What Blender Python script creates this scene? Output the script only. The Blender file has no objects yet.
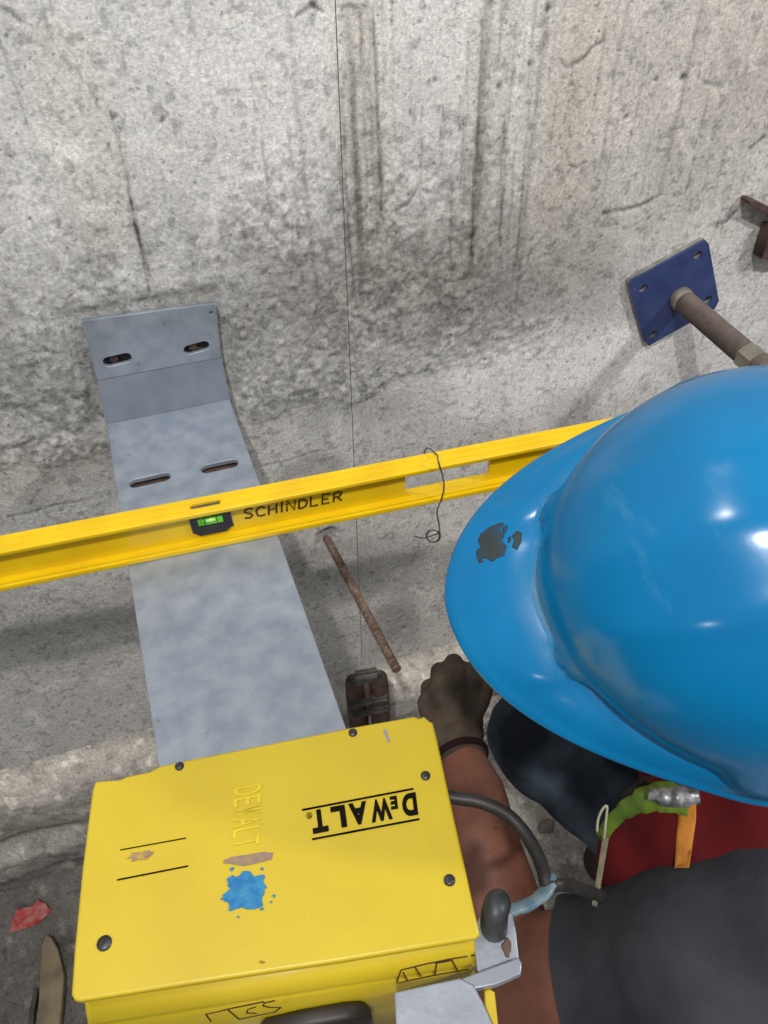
import bpy, bmesh, math, random
import numpy as np
from mathutils import Vector, Matrix, noise
from mathutils.bvhtree import BVHTree
random.seed(7)
S = bpy.context.scene
COL = S.collection
V = Vector

# ------------------------------------------------------------------ camera, world, lights, exposure
F_PX = 770.0
RW = Matrix(((0.95266428, 0.23082417, -0.19786604),
             (-0.30272048, 0.65997966, -0.6875952),
             (-0.02812603, 0.71494549, 0.69861425)))      # camera axes seen from the world
CAM = V((0.0, -0.84, 0.561))
cd = bpy.data.cameras.new('camera')
cd.sensor_fit = 'HORIZONTAL'; cd.sensor_width = 36; cd.lens = 36 * F_PX / 768
cd.clip_start = .02
cam = bpy.data.objects.new('camera', cd); COL.objects.link(cam)
cam.matrix_world = Matrix.Translation(CAM) @ RW.to_4x4()
S.camera = cam
S.view_settings.view_transform = 'Standard'; S.view_settings.look = 'None'
S.view_settings.gamma = 1; S.view_settings.use_curve_mapping = False
S.view_settings.exposure = -0.17

w = bpy.data.worlds.new('shaft_air'); S.world = w; w.use_nodes = True
wt = w.node_tree; bg = wt.nodes['Background']
wg = wt.nodes.new('ShaderNodeTexCoord'); ws = wt.nodes.new('ShaderNodeSeparateXYZ')
wr = wt.nodes.new('ShaderNodeValToRGB')
wm = wt.nodes.new('ShaderNodeMapRange'); wm.inputs[1].default_value = -1; wm.inputs[2].default_value = 1
wt.links.new(wg.outputs['Generated'], ws.inputs[0]); wt.links.new(ws.outputs[2], wm.inputs[0])
wt.links.new(wm.outputs[0], wr.inputs[0]); wt.links.new(wr.outputs[0], bg.inputs[0])
wr.color_ramp.elements[0].position = .35; wr.color_ramp.elements[0].color = (.16, .15, .14, 1)
wr.color_ramp.elements[1].position = .9; wr.color_ramp.elements[1].color = (.80, .84, .90, 1)
bg.inputs[1].default_value = 0.74


def area(name, loc, target, size, power, color=(1, 1, 1)):
    l = bpy.data.lights.new(name, 'AREA'); l.shape = 'DISK'; l.size = size; l.energy = power; l.color = color
    o = bpy.data.objects.new(name, l); COL.objects.link(o); o.location = loc
    o.rotation_euler = (V(target) - V(loc)).to_track_quat('-Z', 'Y').to_euler()
    return o


area('shaft_lamp', (-.42, -1.80, 2.6), (.1, -.2, -.2), .09, 58, (1, .975, .95))
area('shaft_lamp', (-.60, -.30, 2.9), (.2, -.2, -.2), .16, 12, (1, .97, .92))
area('shaft_lamp', (1.7, -1.25, 1.35), (.4, -.1, -.1), .12, 20, (1, .97, .93))
area('landing_lamp', (-1.6, -2.1, .95), (.2, -.3, 0), .16, 2.5, (.95, .98, 1))


# ------------------------------------------------------------------ picture ray helpers: a pixel becomes a point on a real plane
def ray(px, py): return RW @ V(((px - 384) / F_PX, -(py - 512) / F_PX, -1.0))
def onY(px, py, y=0.0): r = ray(px, py); return CAM + r * ((y + .84) / r.y)
def onZ(px, py, z): r = ray(px, py); return CAM + r * ((z - .561) / r.z)
def onP(px, py, p0, n): r = ray(px, py); return CAM + r * ((V(p0) - CAM).dot(n) / r.dot(n))
def at(px, py, d): return CAM + ray(px, py) * d
def srgb(r, g, b):
    f = lambda c: ((c / 255 + .055) / 1.055) ** 2.4 if c > 10 else c / 255 / 12.92
    return (f(r), f(g), f(b), 1)


# ------------------------------------------------------------------ materials
def new_mat(name):
    m = bpy.data.materials.new(name); m.use_nodes = True
    return m, m.node_tree, m.node_tree.nodes['Principled BSDF']


def mat(name, c1, c2=None, scale=30, rough=.6, metal=0., bump=.0, bscale=200, detail=6, spec=.5, lo=.35, hi=.65,
        speck=None, speck_scale=60, speck_lo=.68, coat=0, bdist=.001):
    m, t, b = new_mat(name)
    c2 = c2 or c1
    tc = t.nodes.new('ShaderNodeTexCoord')
    n = t.nodes.new('ShaderNodeTexNoise'); n.inputs['Scale'].default_value = scale; n.inputs['Detail'].default_value = detail
    t.links.new(tc.outputs['Object'], n.inputs['Vector'])
    r = t.nodes.new('ShaderNodeValToRGB'); r.color_ramp.elements[0].position = lo; r.color_ramp.elements[1].position = hi
    r.color_ramp.elements[0].color = c1; r.color_ramp.elements[1].color = c2
    t.links.new(n.outputs['Fac'], r.inputs[0])
    out = r.outputs[0]
    if speck:
        n2 = t.nodes.new('ShaderNodeTexNoise'); n2.inputs['Scale'].default_value = speck_scale; n2.inputs['Detail'].default_value = 4
        t.links.new(tc.outputs['Object'], n2.inputs['Vector'])
        r2 = t.nodes.new('ShaderNodeMapRange'); r2.inputs[1].default_value = speck_lo; r2.inputs[2].default_value = speck_lo + .05
        t.links.new(n2.outputs['Fac'], r2.inputs[0])
        mx = t.nodes.new('ShaderNodeMixRGB'); t.links.new(r2.outputs[0], mx.inputs[0]); t.links.new(out, mx.inputs[1])
        mx.inputs[2].default_value = speck; out = mx.outputs[0]
    t.links.new(out, b.inputs['Base Color'])
    b.inputs['Roughness'].default_value = rough; b.inputs['Metallic'].default_value = metal
    b.inputs['Specular IOR Level'].default_value = spec; b.inputs['Coat Weight'].default_value = coat
    if bump:
        n3 = t.nodes.new('ShaderNodeTexNoise'); n3.inputs['Scale'].default_value = bscale; n3.inputs['Detail'].default_value = 5
        t.links.new(tc.outputs['Object'], n3.inputs['Vector'])
        bp = t.nodes.new('ShaderNodeBump'); bp.inputs['Strength'].default_value = bump; bp.inputs['Distance'].default_value = bdist
        t.links.new(n3.outputs['Fac'], bp.inputs['Height']); t.links.new(bp.outputs[0], b.inputs['Normal'])
    return m


def concrete_mat(name):
    """Tone of the concrete comes from the attribute 'stain' (weathering, painted light and shade), fine grain from noise nodes."""
    m, t, b = new_mat(name)
    tc = t.nodes.new('ShaderNodeTexCoord')
    at_ = t.nodes.new('ShaderNodeAttribute'); at_.attribute_name = 'stain_and_light'
    def nz(scale, det, rgh=.6):
        n = t.nodes.new('ShaderNodeTexNoise'); n.inputs['Scale'].default_value = scale; n.inputs['Detail'].default_value = det
        n.inputs['Roughness'].default_value = rgh; t.links.new(tc.outputs['Object'], n.inputs['Vector']); return n
    def mr(src, a, b_, c, d):
        r = t.nodes.new('ShaderNodeMapRange'); r.inputs[1].default_value = a; r.inputs[2].default_value = b_
        r.inputs[3].default_value = c; r.inputs[4].default_value = d; t.links.new(src, r.inputs[0]); return r.outputs[0]
    def mul(ca, cb):
        x = t.nodes.new('ShaderNodeMixRGB'); x.blend_type = 'MULTIPLY'; x.inputs[0].default_value = 1
        t.links.new(ca, x.inputs[1]); t.links.new(cb, x.inputs[2]); return x.outputs[0]
    g1 = nz(420, 4, .7); g2 = nz(110, 6, .65); g3 = nz(14, 6)
    c = mul(at_.outputs['Color'], mr(g1.outputs['Fac'], .3, .7, .82, 1.18))
    c = mul(c, mr(g2.outputs['Fac'], .3, .7, .86, 1.12))
    c = mul(c, mr(g3.outputs['Fac'], .3, .7, .92, 1.08))
    g4 = nz(230, 2, .5); c = mul(c, mr(g4.outputs['Fac'], .35, .65, .84, 1.14))
    pit = nz(150, 3, .5)
    c = mul(c, mr(pit.outputs['Fac'], .30, .38, .55, 1.))
    t.links.new(c, b.inputs['Base Color']); b.inputs['Roughness'].default_value = .93
    b.inputs['Specular IOR Level'].default_value = .25
    bp = t.nodes.new('ShaderNodeBump'); bp.inputs['Strength'].default_value = .5; bp.inputs['Distance'].default_value = .0020
    hs = t.nodes.new('ShaderNodeMath'); hs.operation = 'ADD'
    t.links.new(g2.outputs['Fac'], hs.inputs[0]); t.links.new(g1.outputs['Fac'], hs.inputs[1])
    t.links.new(hs.outputs[0], bp.inputs['Height']); t.links.new(bp.outputs[0], b.inputs['Normal'])
    return m


M = {}
M['concrete'] = concrete_mat('concrete')
M['zinc'] = mat('grey zinc paint', srgb(138, 148, 161), srgb(160, 168, 179), 42, .42, .35, .25, 320, detail=10, speck=srgb(128, 130, 134), speck_scale=55, speck_lo=.69, bdist=.0006)
M['yellow'] = mat('yellow level paint', srgb(236, 198, 6), srgb(228, 186, 6), 22, .36, 0, .05, 90, coat=.2, speck=srgb(150, 120, 30), speck_scale=120, speck_lo=.76)
M['yellow_case'] = mat('yellow case plastic', srgb(200, 176, 36), srgb(193, 166, 34), 14, .42, 0, .25, 420, speck=srgb(190, 160, 30), speck_scale=38, speck_lo=.72, bdist=.0004)
M['yellow_relief'] = mat('raised yellow plastic', srgb(214, 192, 44), None, 14, .25)
M['black'] = mat('black plastic', srgb(22, 22, 24), srgb(34, 34, 36), 40, .45)
M['ink'] = mat('black print', srgb(16, 12, 8), srgb(22, 18, 10), 90, .8, spec=.1)
M['marker'] = mat('marker ink', srgb(66, 34, 10), srgb(52, 28, 12), 150, .6)
M['screw'] = mat('dark screw', srgb(60, 58, 60), srgb(90, 88, 92), 150, .4, .7)
M['rust'] = mat('rusty steel', srgb(96, 74, 62), srgb(132, 112, 98), 120, .85, .15, .8, 500, speck=srgb(140, 126, 114), speck_scale=160, speck_lo=.62)
M['rust_dark'] = mat('dark rusty steel', srgb(64, 46, 40), srgb(96, 76, 66), 60, .85, .1, .6, 300)
M['thread'] = mat('threaded rod steel', srgb(104, 92, 86), srgb(120, 108, 100), 90, .6, .35, .3, 400)
M['sleeve'] = mat('dull grey steel', srgb(150, 143, 130), srgb(120, 114, 106), 60, .6, .3, .3, 300)
M['blue_plate'] = mat('blue painted steel', srgb(46, 60, 108), srgb(60, 74, 122), 30, .5, .1, .2, 200, speck=srgb(90, 96, 120), speck_scale=80, speck_lo=.70)
M['plate_edge'] = mat('bare steel edge', srgb(150, 150, 142), srgb(120, 118, 112), 80, .6, .2)
M['wire'] = mat('thin wire', srgb(92, 88, 84), srgb(120, 114, 108), 100, .5, .6)
M['cable'] = mat('black rubber', srgb(34, 34, 34), srgb(48, 46, 44), 60, .5, 0, .2, 200)
M['glove'] = mat('dirty knit glove', srgb(62, 54, 46), srgb(92, 80, 68), 28, .95, 0, .9, 420, spec=.2, bdist=.0015)
M['cuff'] = mat('dark glove cuff', srgb(34, 18, 16), srgb(44, 26, 22), 60, .9, 0, .6, 400, spec=.2)
M['denim'] = mat('faded denim', srgb(22, 28, 38), srgb(88, 102, 114), 7, .92, 0, .6, 600, spec=.2, lo=.40, hi=.72, detail=8)
M['shirt'] = mat('charcoal cotton', srgb(48, 50, 55), srgb(62, 64, 69), 14, .95, 0, .5, 500, spec=.15)
M['vest'] = mat('dark red cloth', srgb(98, 20, 24), srgb(76, 15, 19), 20, .9, 0, .5, 450, spec=.2)
M['orange'] = mat('orange ribbon', srgb(186, 118, 30), srgb(170, 106, 28), 60, .7, 0, .3, 400)
M['hivis'] = mat('green high visibility cloth', srgb(122, 148, 40), srgb(84, 112, 36), 50, .75, 0, .4, 300)
M['silver'] = mat('silver reflective tape', srgb(190, 192, 192), srgb(120, 122, 122), 130, .35, .5, .6, 120, lo=.42, hi=.6)
M['cream'] = mat('cream card', srgb(176, 168, 142), srgb(150, 142, 120), 70, .6)
M['hair'] = mat('dark hair', srgb(22, 18, 16), srgb(34, 28, 24), 90, .7, 0, .8, 500)
M['boot'] = mat('dark boot leather', srgb(34, 28, 24), srgb(52, 42, 34), 30, .7, 0, .4, 200)
M['vial'] = mat('green vial', srgb(60, 178, 40), srgb(120, 220, 70), 120, .15, coat=.6)
M['paint_blue'] = mat('dried blue paint', srgb(10, 100, 158), srgb(40, 128, 168), 160, .5, 0, .5, 300)
M['paint_purple'] = mat('dried purple smear', srgb(128, 108, 110), srgb(150, 124, 80), 200, .6)
M['smudge'] = mat('dark smudge', srgb(46, 52, 50), srgb(36, 62, 78), 160, .7)
M['brown_line'] = mat('brown line', srgb(140, 112, 24), srgb(120, 96, 26), 200, .6)
M['bluetape'] = mat('blue grey tape', srgb(74, 102, 120), srgb(120, 134, 140), 60, .3, 0, .4, 150)
M['wood'] = mat('weathered wood', srgb(104, 92, 72), srgb(134, 120, 94), 26, .9, 0, .6, 150)
M['wood_dark'] = mat('dark weathered wood', srgb(58, 50, 44), srgb(78, 68, 58), 26, .9, 0, .6, 150)
M['wrapper'] = mat('red wrapper', srgb(168, 50, 52), srgb(166, 112, 100), 60, .5, 0, .5, 120, lo=.4, hi=.6)
M['stone'] = mat('grey stone', srgb(134, 124, 112), srgb(104, 96, 86), 40, .9, 0, .6, 200)
M['chrome'] = mat('bright metal', srgb(190, 188, 182), None, 30, .2, .9)
M['void'] = mat('dark recess', srgb(20, 19, 18), None, 30, .9)


def skin_mat():
    m, t, b = new_mat('brown skin')
    tc = t.nodes.new('ShaderNodeTexCoord')
    n = t.nodes.new('ShaderNodeTexNoise'); n.inputs['Scale'].default_value = 22; n.inputs['Detail'].default_value = 6
    t.links.new(tc.outputs['Object'], n.inputs['Vector'])
    r = t.nodes.new('ShaderNodeValToRGB'); r.color_ramp.elements[0].position = .35; r.color_ramp.elements[1].position = .68
    r.color_ramp.elements[0].color = srgb(104, 64, 50); r.color_ramp.elements[1].color = srgb(128, 82, 64)
    t.links.new(n.outputs['Fac'], r.inputs[0])
    n2 = t.nodes.new('ShaderNodeTexNoise'); n2.inputs['Scale'].default_value = 130; n2.inputs['Detail'].default_value = 2
    t.links.new(tc.outputs['Object'], n2.inputs['Vector'])
    q = t.nodes.new('ShaderNodeMapRange'); q.inputs[1].default_value = .70; q.inputs[2].default_value = .76
    t.links.new(n2.outputs['Fac'], q.inputs[0])
    mx = t.nodes.new('ShaderNodeMixRGB'); t.links.new(q.outputs[0], mx.inputs[0]); t.links.new(r.outputs[0], mx.inputs[1])
    mx.inputs[2].default_value = srgb(84, 48, 38)
    t.links.new(mx.outputs[0], b.inputs['Base Color'])
    b.inputs['Roughness'].default_value = .55; b.inputs['Subsurface Weight'].default_value = .08
    b.inputs['Subsurface Radius'].default_value = (.01, .004, .002)
    v = t.nodes.new('ShaderNodeTexVoronoi'); v.inputs['Scale'].default_value = 420
    t.links.new(tc.outputs['Object'], v.inputs['Vector'])
    bp = t.nodes.new('ShaderNodeBump'); bp.inputs['Strength'].default_value = .25; bp.inputs['Distance'].default_value = .0008
    t.links.new(v.outputs['Distance'], bp.inputs['Height']); t.links.new(bp.outputs[0], b.inputs['Normal'])
    return m


def hat_mat():
    m, t, b = new_mat('blue hat plastic')
    tc = t.nodes.new('ShaderNodeTexCoord')
    n = t.nodes.new('ShaderNodeTexNoise'); n.inputs['Scale'].default_value = 16; n.inputs['Detail'].default_value = 8
    t.links.new(tc.outputs['Object'], n.inputs['Vector'])
    r = t.nodes.new('ShaderNodeValToRGB'); r.color_ramp.elements[0].position = .3; r.color_ramp.elements[1].position = .7
    r.color_ramp.elements[0].color = srgb(0, 107, 160); r.color_ramp.elements[1].color = srgb(4, 120, 174)
    t.links.new(n.outputs['Fac'], r.inputs[0])
    # pale scuffs
    mp = t.nodes.new('ShaderNodeMapping'); mp.inputs['Scale'].default_value = (60, 14, 20)
    t.links.new(tc.outputs['Object'], mp.inputs[0])
    n2 = t.nodes.new('ShaderNodeTexNoise'); n2.inputs['Scale'].default_value = 1.0; n2.inputs['Detail'].default_value = 9; n2.inputs['Roughness'].default_value = .7
    t.links.new(mp.outputs[0], n2.inputs['Vector'])
    q = t.nodes.new('ShaderNodeMapRange'); q.inputs[1].default_value = .60; q.inputs[2].default_value = .78; q.inputs[4].default_value = .35
    t.links.new(n2.outputs['Fac'], q.inputs[0])
    mx = t.nodes.new('ShaderNodeMixRGB'); t.links.new(q.outputs[0], mx.inputs[0]); t.links.new(r.outputs[0], mx.inputs[1])
    mx.inputs[2].default_value = srgb(90, 150, 185)
    # worn scuffs along the crease over the peak: attribute written on the mesh
    a = t.nodes.new('ShaderNodeAttribute'); a.attribute_name = 'wear'
    ml = t.nodes.new('ShaderNodeMath'); ml.operation = 'MULTIPLY'; t.links.new(a.outputs['Fac'], ml.inputs[0])
    q3 = t.nodes.new('ShaderNodeMapRange'); q3.inputs[1].default_value = .42; q3.inputs[2].default_value = .6
    t.links.new(n2.outputs['Fac'], q3.inputs[0]); t.links.new(q3.outputs[0], ml.inputs[1])
    mx2 = t.nodes.new('ShaderNodeMixRGB'); t.links.new(ml.outputs[0], mx2.inputs[0]); t.links.new(mx.outputs[0], mx2.inputs[1])
    mx2.inputs[2].default_value = srgb(120, 150, 165)
    t.links.new(mx2.outputs[0], b.inputs['Base Color'])
    rr = t.nodes.new('ShaderNodeMapRange'); rr.inputs[3].default_value = .12; rr.inputs[4].default_value = .24; b.inputs['Specular IOR Level'].default_value = .4
    t.links.new(n2.outputs['Fac'], rr.inputs[0]); t.links.new(rr.outputs[0], b.inputs['Roughness'])
    bp = t.nodes.new('ShaderNodeBump'); bp.inputs['Strength'].default_value = .12; bp.inputs['Distance'].default_value = .002
    t.links.new(n.outputs['Fac'], bp.inputs['Height']); t.links.new(bp.outputs[0], b.inputs['Normal'])
    return m


M['skin'] = skin_mat(); M['hat'] = hat_mat()


# ------------------------------------------------------------------ object helpers
def thing(name, label, cat, loc=(0, 0, 0), group=None):
    o = bpy.data.objects.new(name, None); COL.objects.link(o); o.location = loc; o.empty_display_size = .05
    o['label'] = label; o['category'] = cat
    if group: o['group'] = group
    return o


def tag(o, label, cat, group=None):
    o['label'] = label; o['category'] = cat
    if group: o['group'] = group
    return o


def link(name, me, m, parent=None, smooth=False, label=None):
    """world-space mesh data -> object, re-centred on its parent's location"""
    off = V(parent.matrix_basis.translation) if parent is not None else V((0, 0, 0))
    p = parent
    while p is not None and p.parent is not None:
        p = p.parent; off = off + V(p.matrix_basis.translation)
    o = bpy.data.objects.new(name, me); COL.objects.link(o)
    if parent is None:
        c = sum((v.co for v in me.vertices), V((0, 0, 0))) / max(1, len(me.vertices)); me.transform(Matrix.Translation(-c)); o.location = c
    else:
        me.transform(Matrix.Translation(-off)); o.parent = parent
    if m is not None: me.materials.clear(); me.materials.append(m)
    if smooth:
        for p_ in me.polygons: p_.use_smooth = True
    if label: o['label'] = label
    return o


def bm_link(name, bm, m, parent=None, smooth=False, label=None):
    bmesh.ops.recalc_face_normals(bm, faces=bm.faces)
    me = bpy.data.meshes.new(name); bm.to_mesh(me); bm.free()
    return link(name, me, m, parent, smooth, label)


def frame(o, x, y, z): return Matrix(((x[0], y[0], z[0], o[0]), (x[1], y[1], z[1], o[1]), (x[2], y[2], z[2], o[2]), (0, 0, 0, 1)))


def slab_mesh(outlines, thick, mtx, bevel=0.0):
    """filled flat outline with holes, extruded (centred), in frame mtx"""
    cu = bpy.data.curves.new('c', 'CURVE'); cu.dimensions = '2D'; cu.fill_mode = 'BOTH'
    cu.extrude = max(thick / 2 - bevel, 0); cu.bevel_depth = bevel; cu.bevel_resolution = 2; cu.offset = -bevel
    for pts in outlines:
        s = cu.splines.new('POLY'); s.points.add(len(pts) - 1); s.use_cyclic_u = True
        for q, p in zip(s.points, pts): q.co = (p[0], p[1], 0, 1)
    o = bpy.data.objects.new('tmp', cu); COL.objects.link(o)
    bpy.context.view_layer.update()
    me = bpy.data.meshes.new_from_object(o.evaluated_get(bpy.context.evaluated_depsgraph_get()))
    bpy.data.objects.remove(o); bpy.data.curves.remove(cu)
    me.transform(mtx)
    return me


def text_mesh(body, mtx, size=1.0, thick=.0003, sx=1.0, shear=0, bold=0.0):
    cu = bpy.data.curves.new('t', 'FONT'); cu.body = body; cu.size = size; cu.extrude = thick; cu.align_x = 'LEFT'; cu.shear = shear
    cu.offset = bold
    o = bpy.data.objects.new('tmp', cu); COL.objects.link(o); bpy.context.view_layer.update()
    me = bpy.data.meshes.new_from_object(o.evaluated_get(bpy.context.evaluated_depsgraph_get()))
    bpy.data.objects.remove(o)
    xs = [v.co.x for v in me.vertices]; ys = [v.co.y for v in me.vertices]
    x0, x1, y0, y1 = min(xs), max(xs), min(ys), max(ys)
    me.transform(Matrix.Diagonal((1 / (x1 - x0), 1 / (y1 - y0), 1, 1)) @ Matrix.Translation((-x0, -y0, 0)))  # unit box
    me.transform(mtx)
    return me


def join_meshes(mes):
    bm = bmesh.new()
    for me in mes: bm.from_mesh(me)
    return bm


def quadframe(bl, br, tl, n):
    """maps the unit box onto the parallelogram bl, br, tl"""
    x = br - bl; y = tl - bl
    return frame(bl, x, y, n)


def rr(x0, y0, x1, y1, r, k=6):
    pts = []
    for cx, cy, a0 in ((x1 - r, y1 - r, 0), (x0 + r, y1 - r, 90), (x0 + r, y0 + r, 180), (x1 - r, y0 + r, 270)):
        for i in range(k + 1):
            a = math.radians(a0 + 90 * i / k); pts.append((cx + r * math.cos(a), cy + r * math.sin(a)))
    return pts


def circ(cx, cy, r, k=24): return [(cx + r * math.cos(2 * math.pi * i / k), cy + r * math.sin(2 * math.pi * i / k)) for i in range(k)]


def smooth_path(pts, n=8):
    pts = [V(p) for p in pts]; out = []
    for i in range(len(pts) - 1):
        p0 = pts[max(i - 1, 0)]; p1 = pts[i]; p2 = pts[i + 1]; p3 = pts[min(i + 2, len(pts) - 1)]
        for k in range(n):
            t = k / n
            out.append(.5 * ((2 * p1) + (-p0 + p2) * t + (2 * p0 - 5 * p1 + 4 * p2 - p3) * t * t + (-p0 + 3 * p1 - 3 * p2 + p3) * t ** 3))
    out.append(pts[-1]); return out


def add_tube(bm, pts, r, k=10, sq=1.0, cap=True):
    pts = [V(p) for p in pts]; rs = r if isinstance(r, (list, tuple)) else [r] * len(pts)
    prev = None; up = None
    for i, p in enumerate(pts):
        t = (pts[min(i + 1, len(pts) - 1)] - pts[max(i - 1, 0)]).normalized()
        if up is None:
            up = t.orthogonal().normalized()
        up = (up - t * up.dot(t)).normalized(); s = t.cross(up)
        ring = [bm.verts.new(p + (up * math.cos(2 * math.pi * j / k) + s * math.sin(2 * math.pi * j / k) * sq) * rs[i]) for j in range(k)]
        if prev:
            for j in range(k): bm.faces.new((prev[j], prev[(j + 1) % k], ring[(j + 1) % k], ring[j]))
        elif cap: bm.faces.new(list(reversed(ring)))
        prev = ring
    if cap: bm.faces.new(prev)


def add_box(bm, mtx):
    bmesh.ops.create_cube(bm, size=1, matrix=mtx)


def bx(c, sx, sy, sz, rot=None):
    m = Matrix.Translation(c)
    if rot is not None: m = m @ rot.to_4x4()
    return m @ Matrix.Diagonal((sx, sy, sz, 1))


def add_cone(bm, a, b, ra, rb, seg=20):
    d = b - a
    if d.length < 1e-6: return
    m = Matrix.Translation((a + b) / 2) @ d.to_track_quat('Z', 'Y').to_matrix().to_4x4()
    bmesh.ops.create_cone(bm, cap_ends=True, segments=seg, radius1=ra, radius2=rb, depth=d.length, matrix=m)


def blob(chains, ells=(), voxel=.006, smooth=6, fold=0, fold_scale=12, fold_dir=None, seed=0, boxes=()):
    """union of tapered rounded limbs and ellipsoids, remeshed into ONE continuous surface"""
    bm = bmesh.new()
    for ch in chains:
        for (p, r) in ch:
            bmesh.ops.create_uvsphere(bm, u_segments=24, v_segments=14, radius=r, matrix=Matrix.Translation(p))
        for (p, r), (q, s) in zip(ch[:-1], ch[1:]): add_cone(bm, V(p), V(q), r * .995, s * .995, 24)
    for mtx in ells: bmesh.ops.create_uvsphere(bm, u_segments=28, v_segments=18, radius=1, matrix=mtx)
    me = bpy.data.meshes.new('b'); bm.to_mesh(me); bm.free()
    o = bpy.data.objects.new('tmp', me); COL.objects.link(o)
    md = o.modifiers.new('r', 'REMESH'); md.mode = 'VOXEL'; md.voxel_size = voxel
    ms = o.modifiers.new('s', 'SMOOTH'); ms.factor = .5; ms.iterations = smooth
    bpy.context.view_layer.update()
    out = bpy.data.meshes.new_from_object(o.evaluated_get(bpy.context.evaluated_depsgraph_get()))
    bpy.data.objects.remove(o); bpy.data.meshes.remove(me)
    if fold:
        out.update()
        nn = [v.normal.copy() for v in out.vertices]
        for v, n in zip(out.vertices, nn):
            p = v.co
            if fold_dir: p = V((p.dot(fold_dir[0]) * fold_dir[3], p.dot(fold_dir[1]) * fold_dir[4], p.dot(fold_dir[2]) * fold_dir[5]))
            q = p * fold_scale + V((seed, 0, 0))
            h = noise.noise(q); rdg = 1 - abs(noise.noise(q * 1.0 + V((9, 3, 1)))) * 2.5
            v.co += n * fold * (h * .9 + max(rdg, -.3) * .55)
    return out


def ell(c, rx, ry, rz, R=None):
    m = Matrix.Translation(c)
    if R is not None: m = m @ R.to_4x4()
    return m @ Matrix.Diagonal((rx, ry, rz, 1))


def bvh_of(mes):
    bm = join_meshes(mes); t = BVHTree.FromBMesh(bm); bm.free(); return t


def hit(tree, px, py, lift=.0006, fallback=None):
    d = ray(px, py).normalized(); loc, n, i, dist = tree.ray_cast(CAM, d)
    if loc is None: return fallback
    if n.dot(d) > 0: n = -n
    return loc + n * lift


def patch(tree, poly, thick=.0008, step=3.0, lift=.0006):
    """a thin skin lying on a curved surface inside a picture outline: cut into a fine grid, each vertex on the surface"""
    from mathutils.geometry import delaunay_2d_cdt
    xs = [p[0] for p in poly]; ys = [p[1] for p in poly]
    pts = [V(p) for p in poly]
    def inside(x, y):
        c = False; j = len(poly) - 1
        for i in range(len(poly)):
            xi, yi = poly[i]; xj, yj = poly[j]
            if (yi > y) != (yj > y) and x < (xj - xi) * (y - yi) / (yj - yi) + xi: c = not c
            j = i
        return c
    y = min(ys)
    while y < max(ys):
        x = min(xs)
        while x < max(xs):
            if inside(x, y): pts.append(V((x, y)))
            x += step
        y += step
    n = len(poly)
    r = delaunay_2d_cdt(pts, [], [list(range(n))], 1, 1e-5)
    bm = bmesh.new(); vs = []
    for p in r[0]:
        h = hit(tree, p.x, p.y, lift)
        vs.append(bm.verts.new(h) if h is not None else None)
    for f in r[2]:
        if all(vs[i] is not None for i in f):
            try: bm.faces.new([vs[i] for i in f])
            except ValueError: pass
    bmesh.ops.recalc_face_normals(bm, faces=bm.faces)
    g = bmesh.ops.solidify(bm, geom=bm.faces[:], thickness=thick)
    return bm


# ------------------------------------------------------------------ concrete: noise fields, weathering, painted light and shade
rs = np.random.RandomState(3)
LAT = rs.rand(256, 256).astype(np.float32)


def vnoise(x, y):
    xi = np.floor(x).astype(int); yi = np.floor(y).astype(int); fx = x - xi; fy = y - yi
    fx = fx * fx * (3 - 2 * fx); fy = fy * fy * (3 - 2 * fy)
    g = lambda a, b: LAT[(xi + a) % 256, (yi + b) % 256]
    return (g(0, 0) * (1 - fx) + g(1, 0) * fx) * (1 - fy) + (g(0, 1) * (1 - fx) + g(1, 1) * fx) * fy


def fbm(x, y, o=5, g=.5):
    s = 0; a = 1; t = 0
    for i in range(o): s = s + a * vnoise(x + i * 17.3, y + i * 9.1); t += a; a *= g; x = x * 2.03; y = y * 2.03
    return s / t


def sm(a, b, x):
    t = np.clip((x - a) / (b - a), 0, 1); return t * t * (3 - 2 * t)


def grid_mesh(name, P, colr):
    """P: (n, m, 3) vertex array, colr: (n, m, 3) colours"""
    n, m_ = P.shape[:2]
    me = bpy.data.meshes.new(name)
    me.vertices.add(n * m_); me.vertices.foreach_set('co', P.reshape(-1).astype(np.float32))
    idx = np.arange(n * m_).reshape(n, m_)
    q = np.stack([idx[:-1, :-1], idx[1:, :-1], idx[1:, 1:], idx[:-1, 1:]], -1).reshape(-1)
    nf = (n - 1) * (m_ - 1)
    me.loops.add(nf * 4); me.loops.foreach_set('vertex_index', q.astype(np.int32))
    me.polygons.add(nf); me.polygons.foreach_set('loop_start', np.arange(0, nf * 4, 4, dtype=np.int32))
    me.polygons.foreach_set('loop_total', np.full(nf, 4, dtype=np.int32))
    me.update(calc_edges=True)
    a = me.color_attributes.new('stain_and_light', 'FLOAT_COLOR', 'POINT')
    c = np.concatenate([colr.reshape(-1, 3), np.ones((n * m_, 1))], 1).astype(np.float32)
    a.data.foreach_set('color', c.reshape(-1))
    me.polygons.foreach_set('use_smooth', np.ones(nf, dtype=bool))
    return me


def wxz(px, py): p = onY(px, py); return p.x, p.z


def seg_dist(X, Z, pts):
    d = np.full(X.shape, 9.); 
    for (ax, az), (bx_, bz) in zip(pts[:-1], pts[1:]):
        vx, vz = bx_ - ax, bz - az; L = vx * vx + vz * vz + 1e-12
        t = np.clip(((X - ax) * vx + (Z - az) * vz) / L, 0, 1)
        d = np.minimum(d, np.hypot(X - ax - t * vx, Z - az - t * vz))
    return d


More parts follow.
